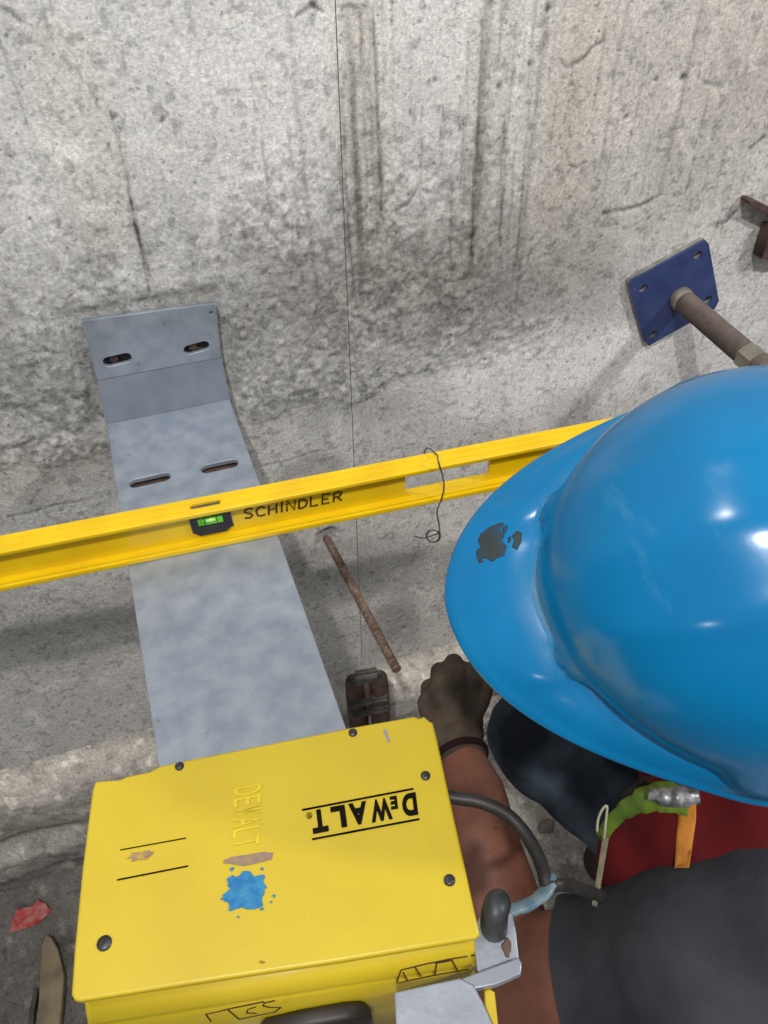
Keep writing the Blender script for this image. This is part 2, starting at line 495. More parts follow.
def blobmask(X, Z, px, py, rx, rz, soft=.5, ns=.5, fs=9):
    cx, cz = wxz(px, py)
    d = np.hypot((X - cx) / rx, (Z - cz) / rz) + (fbm(X * fs + cx * 7, Z * fs, 4) - .5) * ns * 2
    return 1 - sm(1 - soft, 1 + soft * .3, d)


# ---- wall
xa = np.concatenate([np.linspace(-1.5, -.66, 22)[:-1], np.arange(-.66, 1.12, .0022), np.linspace(1.12, 2.2, 26)[1:]])
za = np.concatenate([np.linspace(-.70, .56, 573), np.linspace(.56, 1.7, 26)[1:]])
X, Z = np.meshgrid(xa, za, indexing='ij')
# rough unfinished pour: a band behind the bracket, its lower lip left and right of the bracket
n1 = fbm(X * 9, Z * 9, 5); n2 = fbm(X * 45, Z * 45, 4, .6); n3 = fbm(X * 110, Z * 110, 3, .6)
lip_z = -.060 + (fbm(X * 14, X * 0 + 2, 4) - .5) * .05 + (fbm(X * 40, Z * 40, 3) - .5) * .03
upper = sm(.0, .012, Z - lip_z)                               # 1 above the lip
topf = 1 - sm(.10, .26, Z + (n1 - .5) * .22 - np.where(X > .1, .05, 0))
right = 1 - sm(.36, .58, X + (n1 - .5) * .25)
rough = upper * topf * right
rough = np.clip(rough, 0, 1)
lowrough = (1 - upper) * (1 - sm(-.16, -.05, -(Z + .22))) * .0
Y = -(rough * (.0015 * n1 + .0028 * (n2 - .4) + .0040 * (n3 - .5))) - .0025 * (fbm(X * 4, Z * 4, 3) - .5) - .0012 * (n2 - .5)
lipmask = (np.exp(-((Z - lip_z - .018) / .016) ** 2)) * (1 - sm(.28, .36, X))
Y -= lipmask * .0030 * (.2 + n1) * (1 - sm(-.14, -.06, X) * .75)
inb = sm(-.135, -.118, X) * (1 - sm(.045, .062, X)) * sm(-.03, -.01, Z) * (1 - sm(.125, .14, Z))   # bedded flat behind the bracket
Y = np.where(inb > 0, Y * (1 - inb) + .004 * inb, Y)
for q_ in ((117.4, 360), (196.7, 348)):  # wall hollowed behind the flange slots to make them look dark
    cx, cz = wxz(*q_); Y += .03 * (1 - sm(.6, 1.1, np.hypot((X - cx) / .021, (Z - cz) / .013)))
Y = np.maximum(Y, -.02)
# tone
B = np.ones(X.shape) * .545
B *= 1 + .26 * (fbm(X * 3, Z * 3, 4) - .5)
B *= 1 + .22 * (fbm(X * 26 + 5, Z * 12, 5, .6) - .5)
B *= 1 + .16 * (fbm(X * 60 + 31, Z * 3.5, 3, .6) - .5) * sm(.0, .1, Z)          # faint upright streaking
B *= 1 - rough * .36 * (sm(.44, .64, fbm(X * 150 + 3, Z * 150, 2, .5)) * (.35 + .65 * sm(.35, .6, fbm(X * 16, Z * 16, 3))) - .12)
warm = .12 + .75 * sm(.25, .7, X) * sm(-.1, .3, Z) + .45 * (1 - sm(-.3, -.1, Z))
B *= 1 - .10 * rough
dk = np.clip(blobmask(X, Z, 430, 275, .30, .10, .8, .6), 0, 1); B *= 1 - .30 * dk; warm += .5 * dk
dk = blobmask(X, Z, 520, 300, .20, .06, .8, .6); B *= 1 - .25 * dk
dk = blobmask(X, Z, 300, 400, .10, .07, .8, .7); B *= 1 - .26 * dk
dk = blobmask(X, Z, 40, 385, .20, .085, .8, .7); B *= 1 - .30 * dk
dk = blobmask(X, Z, 370, 400, .07, .07, .8, .7); B *= 1 - .18 * dk
dk = blobmask(X, Z, 250, 330, .16, .09, .9, .8); B *= 1 - .22 * dk
dk = blobmask(X, Z, 310, 470, .06, .035, .4, .4); B *= 1 - .28 * dk
dk = blobmask(X, Z, 400, 620, .05, .11, .7, .6); B *= 1 - .36 * dk  # cast shadow right of the rebar, painted as darker tone
dk = blobmask(X, Z, 40, 470, .20, .06, .7, .6); B *= 1 - .12 * dk; warm += dk * .4
br = blobmask(X, Z, 540, 375, .26, .08, .7, .5); B *= 1 + .42 * br  # pale concrete, brightened further by painted lamp light
br = blobmask(X, Z, 430, 560, .18, .14, .9, .5); B *= 1 + .28 * br
br = blobmask(X, Z, 720, 330, .22, .18, .9, .5); B *= 1 + .20 * br  # paler right side, partly lamp light put into the tone
br = blobmask(X, Z, 120, 60, .4, .22, .9, .4); B *= 1 + .20 * br
br = blobmask(X, Z, 400, 60, .40, .18, .9, .4); B *= 1 + .22 * br
low = 1 - sm(-.36, -.20, Z); B *= 1 - .14 * low * (1 - sm(.15, .35, X))
Rr = np.zeros(X.shape); dark = np.zeros(X.shape)
# water drips running down the wall
drips = [(346, 8, 300, 2.6, .24), (352, 60, 250, 1.6, .3), (374, 22, 215, 1.6, .45), (382, 0, 100, 1.3, .25), (488, 0, 262, 3.0, .30), (483, 20, 255, 1.3, .45),
         (503, 0, 60, 1.3, .3), (516, 20, 210, 1.2, .25), (548, 0, 300, 2.2, .28), (524, 170, 255, 1.5, .42), (503, 190, 245, 1.3, .4), (286, 0, 290, 2.2, .20),
         (287, 120, 290, 1.6, .22), (628, 0, 190, 1.6, .25), (702, 8, 190, 2.2, .26), (655, 120, 200, 1.5, .15), (262, 140, 210, 1.2, .28), (455, 0, 60, 1.2, .15),
         (452, 180, 262, 1.5, .3), (392, 0, 140, 1.6, .2), (368, 0, 240, 1.3, .22), (606, 30, 110, 1.4, .2), (240, 0, 90, 1.8, .12), (105, 0, 60, 1.2, .1), (360, 5, 190, 1.6, .3), (341, 90, 290, 1.5, .35), (690, 60, 160, 1.2, .2), (470, 30, 250, 1.2, .22), (530, 100, 280, 1.2, .2)]
dr_ = random.Random(12)
for _k in range(46):
    _x = dr_.choice((dr_.uniform(200, 760), dr_.gauss(370, 30), dr_.gauss(510, 55))); _y = dr_.uniform(0, 190)
    drips.append((_x, _y, _y + dr_.uniform(25, 110), dr_.uniform(.6, 1.1), dr_.uniform(.10, .34)))
for (px, y0, y1, wd, st) in drips:
    q = rs.rand()
    pts = []
    for k in range(7):
        py = y0 + (y1 - y0) * k / 6; pxx = px + (415 - px) * (py - y0) / 1250 + (rs.rand() - .5) * 2.4; pts.append(wxz(pxx, py))
    d = seg_dist(X, Z, pts) * 770 / .95
    mk = np.exp(-(d / (wd * 1.15)) ** 2) * (.55 + 1.2 * fbm(X * 60 + q * 40, Z * 30, 3))
    B *= 1 - np.clip(st * mk, 0, .8)
for (px, y0, y1, wd, st) in [(350, 10, 260, 14, .08), (486, 0, 270, 11, .08), (372, 0, 230, 16, .05), (580, 30, 190, 40, .06), (60, 60, 230, 20, .05)]:
    pts = [wxz(px + (415 - px) * (py - y0) / 1250, py) for py in (y0, (y0 + y1) / 2, y1)]
    d = seg_dist(X, Z, pts) * 770 / .95
    B *= 1 - st * np.exp(-(d / wd) ** 2) * (.4 + fbm(X * 40, Z * 4, 3) * 1.2); warm += .5 * np.exp(-(d / wd) ** 2)
# cracks, chips and form marks
cracks = [([(110, 112), (119, 140), (128, 180), (135, 225), (150, 290)], 1.1, .75), ([(113, 118), (122, 160), (132, 210), (141, 245), (157, 296)], .8, .5), ([(0, 40), (22, 110), (38, 160), (60, 228)], 1.3, .3),
          ([(604, 213), (622, 210), (640, 206), (662, 194)], 2.0, .7), ([(662, 206), (675, 205)], 1., .5), ([(395, 211), (408, 203), (418, 188), (428, 192)], 1.5, .6),
          ([(560, 58), (566, 68), (582, 60), (592, 48), (604, 40)], 1.8, .6), ([(704, 82), (722, 86)], 1.6, .5), ([(718, 224), (726, 222), (742, 205), (752, 196)], 2.4, .5),
          ([(750, 148), (756, 143), (764, 136)], 2.2, .6), ([(714, 235), (735, 170), (706, 300)], .8, .3), ([(0, 8), (10, 12), (20, 20)], 1.4, .8), ([(296, 16), (306, 8), (314, 5)], 1.8, .8), ([(312, 3), (322, 12)], 1.5, .7),
          ([(342, 8), (348, 4), (356, 8)], 1.5, .6), ([(8, 517), (30, 513), (55, 505), (90, 500)], 1.5, .55), ([(30, 505), (40, 490), (28, 486), (38, 480)], 1., .5),
          ([(62, 440), (52, 456), (50, 465)], 2.2, .4), ([(0, 449), (14, 447), (28, 441), (48, 436)], 2.6, .6), ([(258, 467), (290, 460), (312, 452), (336, 448)], 1.6, .55),
          ([(570, 165), (578, 168), (584, 162)], 1.4, .6), ([(392, 448), (408, 449)], 1.2, .5), ([(0, 200), (14, 196), (34, 206)], 1.2, .3), ([(700, 345), (706, 330), (722, 318)], 1., .35)]
for pts, wd, st in cracks:
    d = seg_dist(X, Z, [wxz(*p) for p in pts]) * 770 / .95
    d = d + (fbm(X * 80, Z * 80, 3) - .5) * 3.2
    mk = np.exp(-(np.clip(d, 0, 99) / wd) ** 2) * np.clip(.2 + 1.4 * fbm(X * 55, Z * 55, 2), 0, 1)
    B *= 1 - st * mk; Y += .002 * mk * st
# rusty fleck field
fl = sm(.64, .70, fbm(X * 70 + 30, Z * 70, 3)) * sm(.42, .6, fbm(X * 5, Z * 5 + 7, 3)); B *= 1 - .08 * fl
fl = sm(.67, .72, fbm(X * 120 + 90, Z * 120, 2)); B *= 1 - .28 * fl
fb = sm(.60, .72, fbm(X * 34 + 60, Z * 34 + 11, 4)); B *= 1 + .14 * fb
holes = [(499, 87, 2.2), (435, 80, 1.6), (115, 117, 1.8), (548, 10, 2.2), (572, 85, 1.6), (657, 80, 2.4), (683, 78, 2.6), (530, 64, 2), (392, 292, 2), (162, 121, 1.6), (30, 220, 1.4), (570, 198, 1.3), (626, 118, 2), (404, 628, 3), (326, 585, 2.)]
for (px, py, r) in holes:
    cx, cz = wxz(px, py); d = np.hypot(X - cx, Z - cz) * 810; mk = np.exp(-(d / r) ** 2); B *= 1 - .75 * mk; Y += .003 * mk
# crater round the rebar
cx, cz = wxz(326, 537); d = np.hypot(X - cx, Z - cz) + (n2 - .5) * .02
Y += .010 * (1 - sm(.008, .022, d)); B *= 1 - .4 * (1 - sm(.006, .026, d))
B = np.clip(B, .03, .80)
warm = np.clip(warm, 0, 1.3)
C3 = np.stack([B * (1.015 + .045 * warm), B * (1.0 - .005 * warm), B * (.985 - .085 * warm)], -1)
green = 1 - sm(.2, .6, X); C3[..., 1] *= 1 + .008 * green
wall = grid_mesh('wall_back', np.stack([X, Y, Z], -1), C3)
wo = link('wall_back', wall, M['concrete']); wo['kind'] = 'structure'

# ---- footing and floor swept from one profile
prof = [(0.0, -.698), (-.004, -.712), (-.035, -.735), (-.050, -.755), (-.054, -.80), (-.052, -.850), (-.060, -.868), (-.082, -.885), (-.088, -.93), (-.094, -.965), (-.125, -1.0), (-.16, -1.03), (-.25, -1.035), (-.6, -1.04), (-1.7, -1.04)]
pp = []
for (a, b) in zip(prof[:-1], prof[1:]):
    L = math.hypot(a[0] - b[0], a[1] - b[1]); k = max(1, int(L / .005)) if a[0] > -.6 else 90
    for i in range(k): pp.append((a[0] + (b[0] - a[0]) * i / k, a[1] + (b[1] - a[1]) * i / k))
pp.append(prof[-1]); pp = np.array(pp)
for _ in range(2): pp[1:-1] = .25 * pp[:-2] + .5 * pp[1:-1] + .25 * pp[2:]
tg = np.gradient(pp, axis=0); tg /= np.linalg.norm(tg, axis=1)[:, None]
arc = np.concatenate([[0], np.cumsum(np.linalg.norm(np.diff(pp, axis=0), axis=1))])
xf = np.concatenate([np.linspace(-1.6, -.9, 18)[:-1], np.arange(-.9, 1.2, .005), np.linspace(1.2, 2.2, 20)[1:]])
XF, AR = np.meshgrid(xf, arc, indexing='ij')
m1 = fbm(XF * 8 + 3, AR * 8, 5); m2 = fbm(XF * 34, AR * 34, 4, .6)
step_amt = .028 * (m1 - .5) + .013 * (m2 - .5)
step_amt *= sm(0, .05, AR)
step_amt *= np.where(AR > .5, .7, 1)
PY = pp[:, 0][None] + step_amt * tg[:, 1][None] * 1.0
PZ = pp[:, 1][None] - step_amt * tg[:, 0][None]
FB = np.ones(XF.shape) * .38
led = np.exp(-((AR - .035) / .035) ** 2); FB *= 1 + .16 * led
joint = np.exp(-((AR - .172 - (m1 - .5) * .02) / .005) ** 2); FB *= 1 - .6 * joint
joint = np.exp(-((AR - .27 - (m1 - .5) * .03) / .005) ** 2); FB *= 1 - .5 * joint
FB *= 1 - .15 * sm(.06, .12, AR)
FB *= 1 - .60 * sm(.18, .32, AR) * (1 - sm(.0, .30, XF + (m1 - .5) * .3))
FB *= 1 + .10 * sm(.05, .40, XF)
FB *= 1 + .5 * (fbm(XF * 20, AR * 16, 5, .6) - .5)
FB *= 1 + .25 * (fbm(XF * 5, AR * 5, 3) - .5)
fl = sm(.62, .68, fbm(XF * 60 + 30, AR * 60, 3)); FB *= 1 - .3 * fl
fl = sm(.66, .72, fbm(XF * 50 + 80, AR * 50, 3)); FB *= 1 + .5 * fl
FB = np.clip(FB, .03, .7)
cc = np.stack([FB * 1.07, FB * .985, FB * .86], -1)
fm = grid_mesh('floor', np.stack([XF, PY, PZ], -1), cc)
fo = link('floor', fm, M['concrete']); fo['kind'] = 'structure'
FLOOR = bvh_of([fm.copy()])
fm_off = V(fo.location)


def floor_at(px, py, lift=0.0):
    d = ray(px, py).normalized(); loc, n, i, dist = FLOOR.ray_cast(CAM - fm_off, d)
    return loc + fm_off + V((0, 0, lift))


# ------------------------------------------------------------------ grey steel bracket
BR = thing('wall_bracket', 'large grey bent steel bracket with slotted holes, bolted flange on concrete wall', 'bracket', (-.03, 0, 0))
T = .006
a = onY(96, 377.6, 0); b = onY(221, 354, 0)
xl0, xr0 = -.1084, .0414
zb1 = .044


def slot(cx, cy, L, r, ang=0, k=8):
    pts = []
    for s, a0 in ((1, -90), (-1, 90)):
        for i in range(k + 1):
            aa = math.radians(a0 + 180 * i / k); x = s * (L / 2 - r) + r * math.cos(aa); y = r * math.sin(aa)
            pts.append((cx + x * math.cos(ang) - y * math.sin(ang), cy + x * math.sin(ang) + y * math.cos(ang)))
    return pts


# flange: upright on the wall
fr = frame(V((0, -.006, 0)), V((1, 0, 0)), V((0, 0, 1)), V((0, -1, 0)))
tl = onY(81.5, 321, -.009); tr = onY(215.5, 303.4, -.009); bl = onY(96, 377.6, -.009); br_ = onY(221, 354, -.009)
sl = [onY(117.4, 360, -.009), onY(196.7, 348, -.009)]
fl_me = slab_mesh([[(bl.x, zb1 + .0015), (br_.x, zb1 + .0005), (tr.x, tr.z), (tl.x, tl.z)], slot(sl[0].x, sl[0].z, .033, .0062, .05), slot(sl[1].x, sl[1].z, .031, .006, .1),
                   circ(onY(211, 313, -.009).x, onY(211, 313, -.009).z, .0022, 10)], T, fr, .0008)
# gusset at 45 degrees
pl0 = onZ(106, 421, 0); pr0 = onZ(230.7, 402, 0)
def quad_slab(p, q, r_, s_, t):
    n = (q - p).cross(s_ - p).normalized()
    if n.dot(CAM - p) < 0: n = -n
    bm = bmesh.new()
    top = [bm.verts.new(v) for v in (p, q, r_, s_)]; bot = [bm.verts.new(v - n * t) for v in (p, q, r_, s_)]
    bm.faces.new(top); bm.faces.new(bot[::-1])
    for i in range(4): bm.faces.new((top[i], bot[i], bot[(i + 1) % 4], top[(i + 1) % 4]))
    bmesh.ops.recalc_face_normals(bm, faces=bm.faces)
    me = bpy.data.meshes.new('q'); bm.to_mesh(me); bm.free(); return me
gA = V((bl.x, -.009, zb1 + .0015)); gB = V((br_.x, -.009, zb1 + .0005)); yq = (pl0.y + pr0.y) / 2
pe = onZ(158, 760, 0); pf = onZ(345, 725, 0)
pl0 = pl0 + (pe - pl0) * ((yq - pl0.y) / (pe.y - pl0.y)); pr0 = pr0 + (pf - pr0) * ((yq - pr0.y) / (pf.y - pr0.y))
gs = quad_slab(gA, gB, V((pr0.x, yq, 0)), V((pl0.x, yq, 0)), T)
# the long shelf plate, level, with two slots
pe = onZ(158, 760, 0); pf = onZ(345, 725, 0)
L_dir = (pe - pl0).normalized(); R_dir = (pf - pr0).normalized()
endl = pl0 + L_dir * .70; endr = pr0 + R_dir * .70
fr = frame(V((0, 0, -T / 2)), V((1, 0, 0)), V((0, 1, 0)), V((0, 0, 1)))
s1 = onZ(149.8, 480, 0); s2 = onZ(219.5, 466, 0); ang = math.atan2(pr0.y - pl0.y, pr0.x - pl0.x) 
sh = slab_mesh([[(endl.x, endl.y), (endr.x, endr.y), (pr0.x, yq), (pl0.x, yq)], slot(s1.x, s1.y, .045, .0070, ang), slot(s2.x, s2.y, .042, .0070, ang)], T, fr, .0008)
bm_link('bent_plate', join_meshes([fl_me, sh]), M['zinc'], BR)
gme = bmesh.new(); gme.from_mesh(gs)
bm_link('sloped_bend', gme, mat('grey with painted shade', srgb(98, 105, 118), srgb(108, 116, 128), 30, .6, .1, .25, 320), BR, False, 'sloping section, grey darkened with painted shade')  # shade on the bend is put into its darker grey
# dark sheet added under the shelf so its slots read dark
mc = (s1 + s2) / 2
link('slot_backing', slab_mesh([rr(mc.x - .071, mc.y - .022, mc.x + .071, mc.y + .022, .004)], .005, frame(V((0, 0, -.0125)), V((1, 0, 0)), V((0, 1, 0)), V((0, 0, 1))), .0006), M['rust_dark'], BR, False, 'dark backing sheet added under the slots')
# anchor bolts seen through the slots
for k, s in enumerate(sl):
    bm = bmesh.new(); add_cone(bm, s + V((-.004, .012, 0)), s + V((-.004, .0045, 0)), .0052, .0052, 6)
    bm_link('anchor_bolt', bm, M['rust_dark'], BR)

# ------------------------------------------------------------------ yellow spirit level lying across the bracket
L0 = onZ(0, 592, .0005); L1 = onZ(500, 490, .0005)
e = (L1 - L0); e.z = 0; e.normalize(); nrm = V((0, 0, 1)).cross(e) * 1.0      # nrm points to the wall
if nrm.y < 0: nrm = -nrm
HL, TK = .050, .024
LV = thing('spirit_level', 'long yellow spirit level lying across the grey bracket, lettered by hand in marker', 'spirit level', L0)
def lp(u, d, z): return L0 + e * u + nrm * d + V((0, 0, z))
LA, LB = -.35, .86
def lbox(u0, u1, d0, d1, z0, z1, bev=.0012):
    bm = bmesh.new()
    R3 = Matrix((e, nrm, V((0, 0, 1)))).transposed()
    add_box(bm, bx(lp((u0 + u1) / 2, (d0 + d1) / 2, (z0 + z1) / 2), u1 - u0, d1 - d0, z1 - z0, R3))
    if bev: bmesh.ops.bevel(bm, geom=bm.edges[:], offset=bev, segments=2, affect='EDGES', profile=.6)
    return bm
def to_me(bm): me = bpy.data.meshes.new('x'); bm.to_mesh(me); bm.free(); return me
webn = TK * .5 - .0025          # front face of the web, from the front edge
def on_web(px, py):
    p = onP(px, py, lp(0, webn, 0), nrm); r = p - L0; return r.dot(e), r.z
# web with vial window and hand hole
v0 = on_web(188, 517)[0]; v1 = on_web(231, 512)[0]; vc = (v0 + v1) / 2
h0 = on_web(405, 480)[0]; h1 = on_web(490, 464)[0]
fr = frame(lp(0, TK / 2, 0), e, V((0, 0, 1)), -nrm)
hole = rr(h0, .0085, h1, .0445, .012)
vz0, vz1 = .016, .040
web = slab_mesh([[(LA, .003), (LB, .003), (LB, HL - .003), (LA, HL - .003)], [(v0, vz0), (v1, vz0), (v1, vz1), (v0, vz1)], hole,
                 [(.80, .016), (.70, .016), (.70, .036), (.80, .036)]], .005, fr)
tf = slab_mesh([[(LA, 0), (LB, 0), (LB, TK), (LA, TK)], slot(vc - .002, TK * .50, .030, .0036)], .0055, frame(lp(0, 0, HL - .00275), e, nrm, V((0, 0, 1))), .001)
parts = [web, tf, to_me(lbox(LA, LB, 0, TK, 0, .006)),
         to_me(lbox(LA, LB, .0028, webn + .001, HL - .0075, HL - .005, .0005)), to_me(lbox(LA, LB, .0028, webn + .001, .0055, .0085, .0008)),
         to_me(lbox(LA, LB, .0068, .0078, HL - .0006, HL + .0005, 0)), to_me(lbox(LA, LB, .0162, .0172, HL - .0006, HL + .0005, 0))]
bm_link('frame_rail', join_meshes(parts), M['yellow'], LV)
for s in (LA, LB):
    bm = lbox(s - .004, s + .004, -.0005, TK + .0005, -.0003, HL + .0005); bm_link('end_cap', bm, M['black'], LV)
# vial housing: black body with chamfered lower corners, green tube with bubble and lines
pts = [(v0 + .001, vz1 + .002), (v0 + .001, vz0 + .004), (v0 + .007, vz0 - .002), (v1 - .008, vz0 - .002), (v1 - .001, vz0 + .004), (v1 - .001, vz1 + .002)]
ho = link('vial_housing', slab_mesh([pts, rr(v0 + .009, .0255, v1 - .010, .0385, .002)], .012, fr, .0006), M['black'], LV)
bm = bmesh.new(); add_tube(bm, [lp(v0 + .008, TK / 2 - .002, .032), lp(v1 - .009, TK / 2 - .002, .032)], .0062, 16)
vt = bm_link('vial', bm, M['vial'], LV, True)
for u in (-.006, .006):
    bm = bmesh.new(); add_tube(bm, [lp(vc + u - .0004, TK / 2 - .002, .032), lp(vc + u + .0004, TK / 2 - .002, .032)], .0064, 16); bm_link('graduation_line', bm, M['black'], vt)
bm = bmesh.new(); bmesh.ops.create_uvsphere(bm, u_segments=14, v_segments=8, radius=1, matrix=ell(lp(vc, TK / 2 - .0065, .034), .0055, .0022, .0022, Matrix((e, nrm, V((0, 0, 1)))).transposed()))
bm_link('bubble', bm, mat('pale green bubble', srgb(190, 240, 130), None, 10, .2), vt, True)
bm = lbox(vc - .016, vc + .012, TK * .5 - .0030, TK * .5 + .0030, HL - .0080, HL - .0030, 0); bm_link('vial_window', bm, mat('grey window', srgb(104, 104, 96), srgb(84, 88, 88), 80, .3), LV)
# hand lettering, stroke letters in marker
STK = {'S': [[(.9, .85), (.6, 1), (.2, .95), (.08, .75), (.3, .58), (.75, .42), (.9, .22), (.6, .02), (.1, .12)]], 'C': [[(.92, .85), (.6, 1), (.2, .85), (.05, .5), (.2, .12), (.6, 0), (.95, .12)]],
       'H': [[(.1, 1), (.1, 0)], [(.9, 1), (.9, 0)], [(.1, .5), (.9, .52)]], 'I': [[(.5, 1), (.5, 0)]], 'N': [[(.1, 0), (.1, 1), (.88, 0), (.9, 1)]],
       'D': [[(.12, 0), (.12, 1), (.6, .95), (.95, .6), (.85, .2), (.5, 0), (.12, 0)]], 'L': [[(.12, 1), (.12, 0), (.9, 0)]], 'E': [[(.9, 1), (.12, 1), (.12, 0), (.9, 0)], [(.12, .5), (.75, .5)]],
       'R': [[(.1, 0), (.1, 1), (.75, 1), (.9, .78), (.7, .52), (.1, .5)], [(.45, .5), (.95, 0)]], 'T': [[(.5, 0), (.5, 1)], [(0, 1), (1, 1)]], 'A': [[(0, 0), (.5, 1), (1, 0)], [(.2, .4), (.8, .4)]]}
def strokes(text, P, wid=.0008, wl=None, gap=.22, depth=.0003, wid_scale=None):
    """P(u, v) -> world point; u runs 0..1 over the word"""
    ws_ = [(.45 if c == 'I' else .5 if c == ' ' else 1) for c in text]; tot = sum(ws_) + gap * (len(text) - 1); x = 0
    bm = bmesh.new()
    for c, wv in zip(text, ws_):
        for s in STK.get(c, []):
            q = [P((x + p[0] * wv) / tot, p[1]) for p in s]
            add_tube(bm, q, wid, 6)
        x += wv + gap
    return bm
a0, z0_ = on_web(244, 519); a1, z1_ = on_web(342, 500); a2, z2_ = on_web(244, 506)
def PW(u, v):
    uu = a0 + (a1 - a0) * u + .0015 * v; zz = z0_ + (z1_ - z0_) * u * 1.0 + v * (.0125 + .001 * math.sin(u * 19)); return lp(uu, webn - .0003, zz)
bm_link('lettering', strokes('SCHINDLER', PW, .0010), M['marker'], LV, False, 'hand written letters in dark marker')

# ------------------------------------------------------------------ thin wire loop hooked over the level
dl = (onP(437, 500, lp(0, -.004, 0), nrm) - CAM).length
def wl(px, py, d=-.004): return onP(px, py, lp(0, d, 0), nrm)
pts = [lp(*(on_web(424, 452)[0] + .004, TK + .003, .030)), lp(on_web(424, 452)[0] + .008, TK + .003, HL + .004), lp(on_web(430, 462)[0] + .008, TK * .5, HL + .0055), wl(438, 460, -.003), wl(443, 478), wl(444, 488), wl(441, 500), wl(437, 512), wl(439, 524), wl(440, 534)]
c_ = (433, 536)
for k in range(22):
    a_ = k / 22 * 4 * math.pi; rr_ = 7.2 - .8 * (k / 22) + .5 * math.sin(k); pts.append(wl(c_[0] + rr_ * math.cos(a_), c_[1] + rr_ * .85 * math.sin(a_), -.004 - .0004 * k))
pts += [wl(424, 538), wl(414, 536)]
bm = bmesh.new(); add_tube(bm, smooth_path(pts, 5), .0008, 8)
tag(bm_link('wire_hook', bm, M['wire'], None, True), 'thin bent wire with curled end hooked over the yellow level at its hand hole', 'wire')

# ------------------------------------------------------------------ plumb line with its weight
pb = at(362, 657, 1.27); Yp = pb.y
pt = onY(346, 265, Yp); up_ = (pt - pb).normalized()
bm = bmesh.new(); k = 24; add_tube(bm, [pb + up_ * (1.9 * i / k) for i in range(k + 1)], .00045, 6)
tag(bm_link('plumb_line', bm, M['wire'], None), 'very thin plumb wire hanging in front of the wall, right of the bracket', 'wire')
PW_ = thing('plumb_weight', 'dark paired steel bars clamped at the end of the plumb wire, behind the yellow case', 'plumb weight', pb)
c0 = at(356, 694, 1.29); c1 = at(379, 690, 1.29)
dn = V((0, 0, -1))
for c, mm, r in ((c0, M['rust_dark'], .0175), (c1, M['rust_dark'], .0165)):
    bm = bmesh.new(); add_tube(bm, [c + dn * -.045, c + dn * -.038, c + dn * -.005, c + dn * .10, c + dn * .17, c + dn * .19], [r * .5, r * .9, r, r, r * .95, r * .4], 18)
    bm_link('bar', bm, mm, PW_, True)
mid = (c0 + c1) / 2
R3 = Matrix(((c1 - c0).normalized(), (c1 - c0).normalized().cross(dn) * -1, -dn)).transposed()
m_clamp = mat('dark clamp steel', srgb(72, 68, 66), srgb(104, 98, 94), 70, .55, .4, .4, 200)
for dz in (.002, .034):
    bm = bmesh.new(); add_box(bm, bx(mid + dn * dz, .072, .046, .013, R3)); bmesh.ops.bevel(bm, geom=bm.edges[:], offset=.004, segments=2, affect='EDGES')
    bm_link('clamp_band', bm, m_clamp, PW_)
bm = bmesh.new(); fw = (CAM - mid).normalized(); add_tube(bm, [mid + fw * .026 + dn * .05, mid + fw * .026 - dn * .02, mid + fw * .012 - dn * .05], [.0045, .006, .005], 10)
bm_link('clamp_pin', bm, mat('brown pin', srgb(112, 92, 80), srgb(80, 66, 60), 60, .7), PW_, True)
bm = bmesh.new(); add_box(bm, bx(mid + fw * .012 - dn * .045, .05, .02, .03, R3)); bmesh.ops.bevel(bm, geom=bm.edges[:], offset=.007, segments=3, affect='EDGES')
bm_link('top_yoke', bm, m_clamp, PW_)

# ------------------------------------------------------------------ rebar stub sticking out of the wall
ra = onY(326, 537, .012); rb = onZ(397, 670, onY(326, 537, .0).z)
ax_ = (rb - ra).normalized(); Lr = (rb - ra).length
bm = bmesh.new(); n = int(Lr / .0015); add_tube(bm, [ra + ax_ * Lr * i / n for i in range(n + 1)], [.0060 + (.0008 if i % 4 < 2 else 0) for i in range(n + 1)], 12)
tag(bm_link('rebar_stub', bm, M['rust'], None), 'rusty ribbed steel bar sticking out of the wall below the level', 'rebar')
# ------------------------------------------------------------------ blue anchor plate with threaded rod
cs = [onY(*p, -.010) for p in ((629, 283), (706, 240), (719, 302), (647, 346))]
BP = thing('anchor_plate', 'square blue painted steel plate on the wall, thick threaded rod standing from it', 'anchor plate', sum(cs, V()) / 4)
ctr = sum(cs, V()) / 4
ex = ((cs[1] - cs[0]) + (cs[2] - cs[3])).normalized(); ez = ((cs[0] - cs[3]) + (cs[1] - cs[2])); ez = (ez - ex * ez.dot(ex)).normalized()
fr = frame(ctr + V((0, .005, 0)), ex, ez, V((0, -1, 0)))
def loc2(px, py): p = onY(px, py, -.010) - ctr; return p.dot(ex), p.dot(ez)
out = [loc2(*p) for p in ((629, 283), (632.5, 290), (647, 346), (652, 345), (716, 310), (719, 302), (709, 243), (705, 240))]
out = [loc2(*p) for p in ((629, 286), (644, 340), (649, 346), (715, 309), (719, 301), (709, 244), (705, 240), (631, 281))]
holes_ = [circ(*loc2(*p), .0062) for p in ((698, 255), (643.5, 288.5), (708, 300), (653, 335))]
link('plate', slab_mesh([out] + holes_, .003, Matrix.Translation((0, -.0035, 0)) @ fr, .0003), M['blue_plate'], BP)
g = [(x * 1.0, y * 1.0) for x, y in out]
link('backing_edge', slab_mesh([g] + holes_, .0075, Matrix.Translation((0, .0018, .0008)) @ fr, 0), M['plate_edge'], BP, False, 'bare grey edge of the plate')
r0 = onY(680, 298, -.010); rdir = (at(756, 352, .0001) - CAM)
r1 = onZ(748, 356, r0.z - .003); axr = (r1 - r0).normalized(); Lr = (r1 - r0).length
bm = bmesh.new(); pts = []; rad = []; n = int(Lr / .0006)
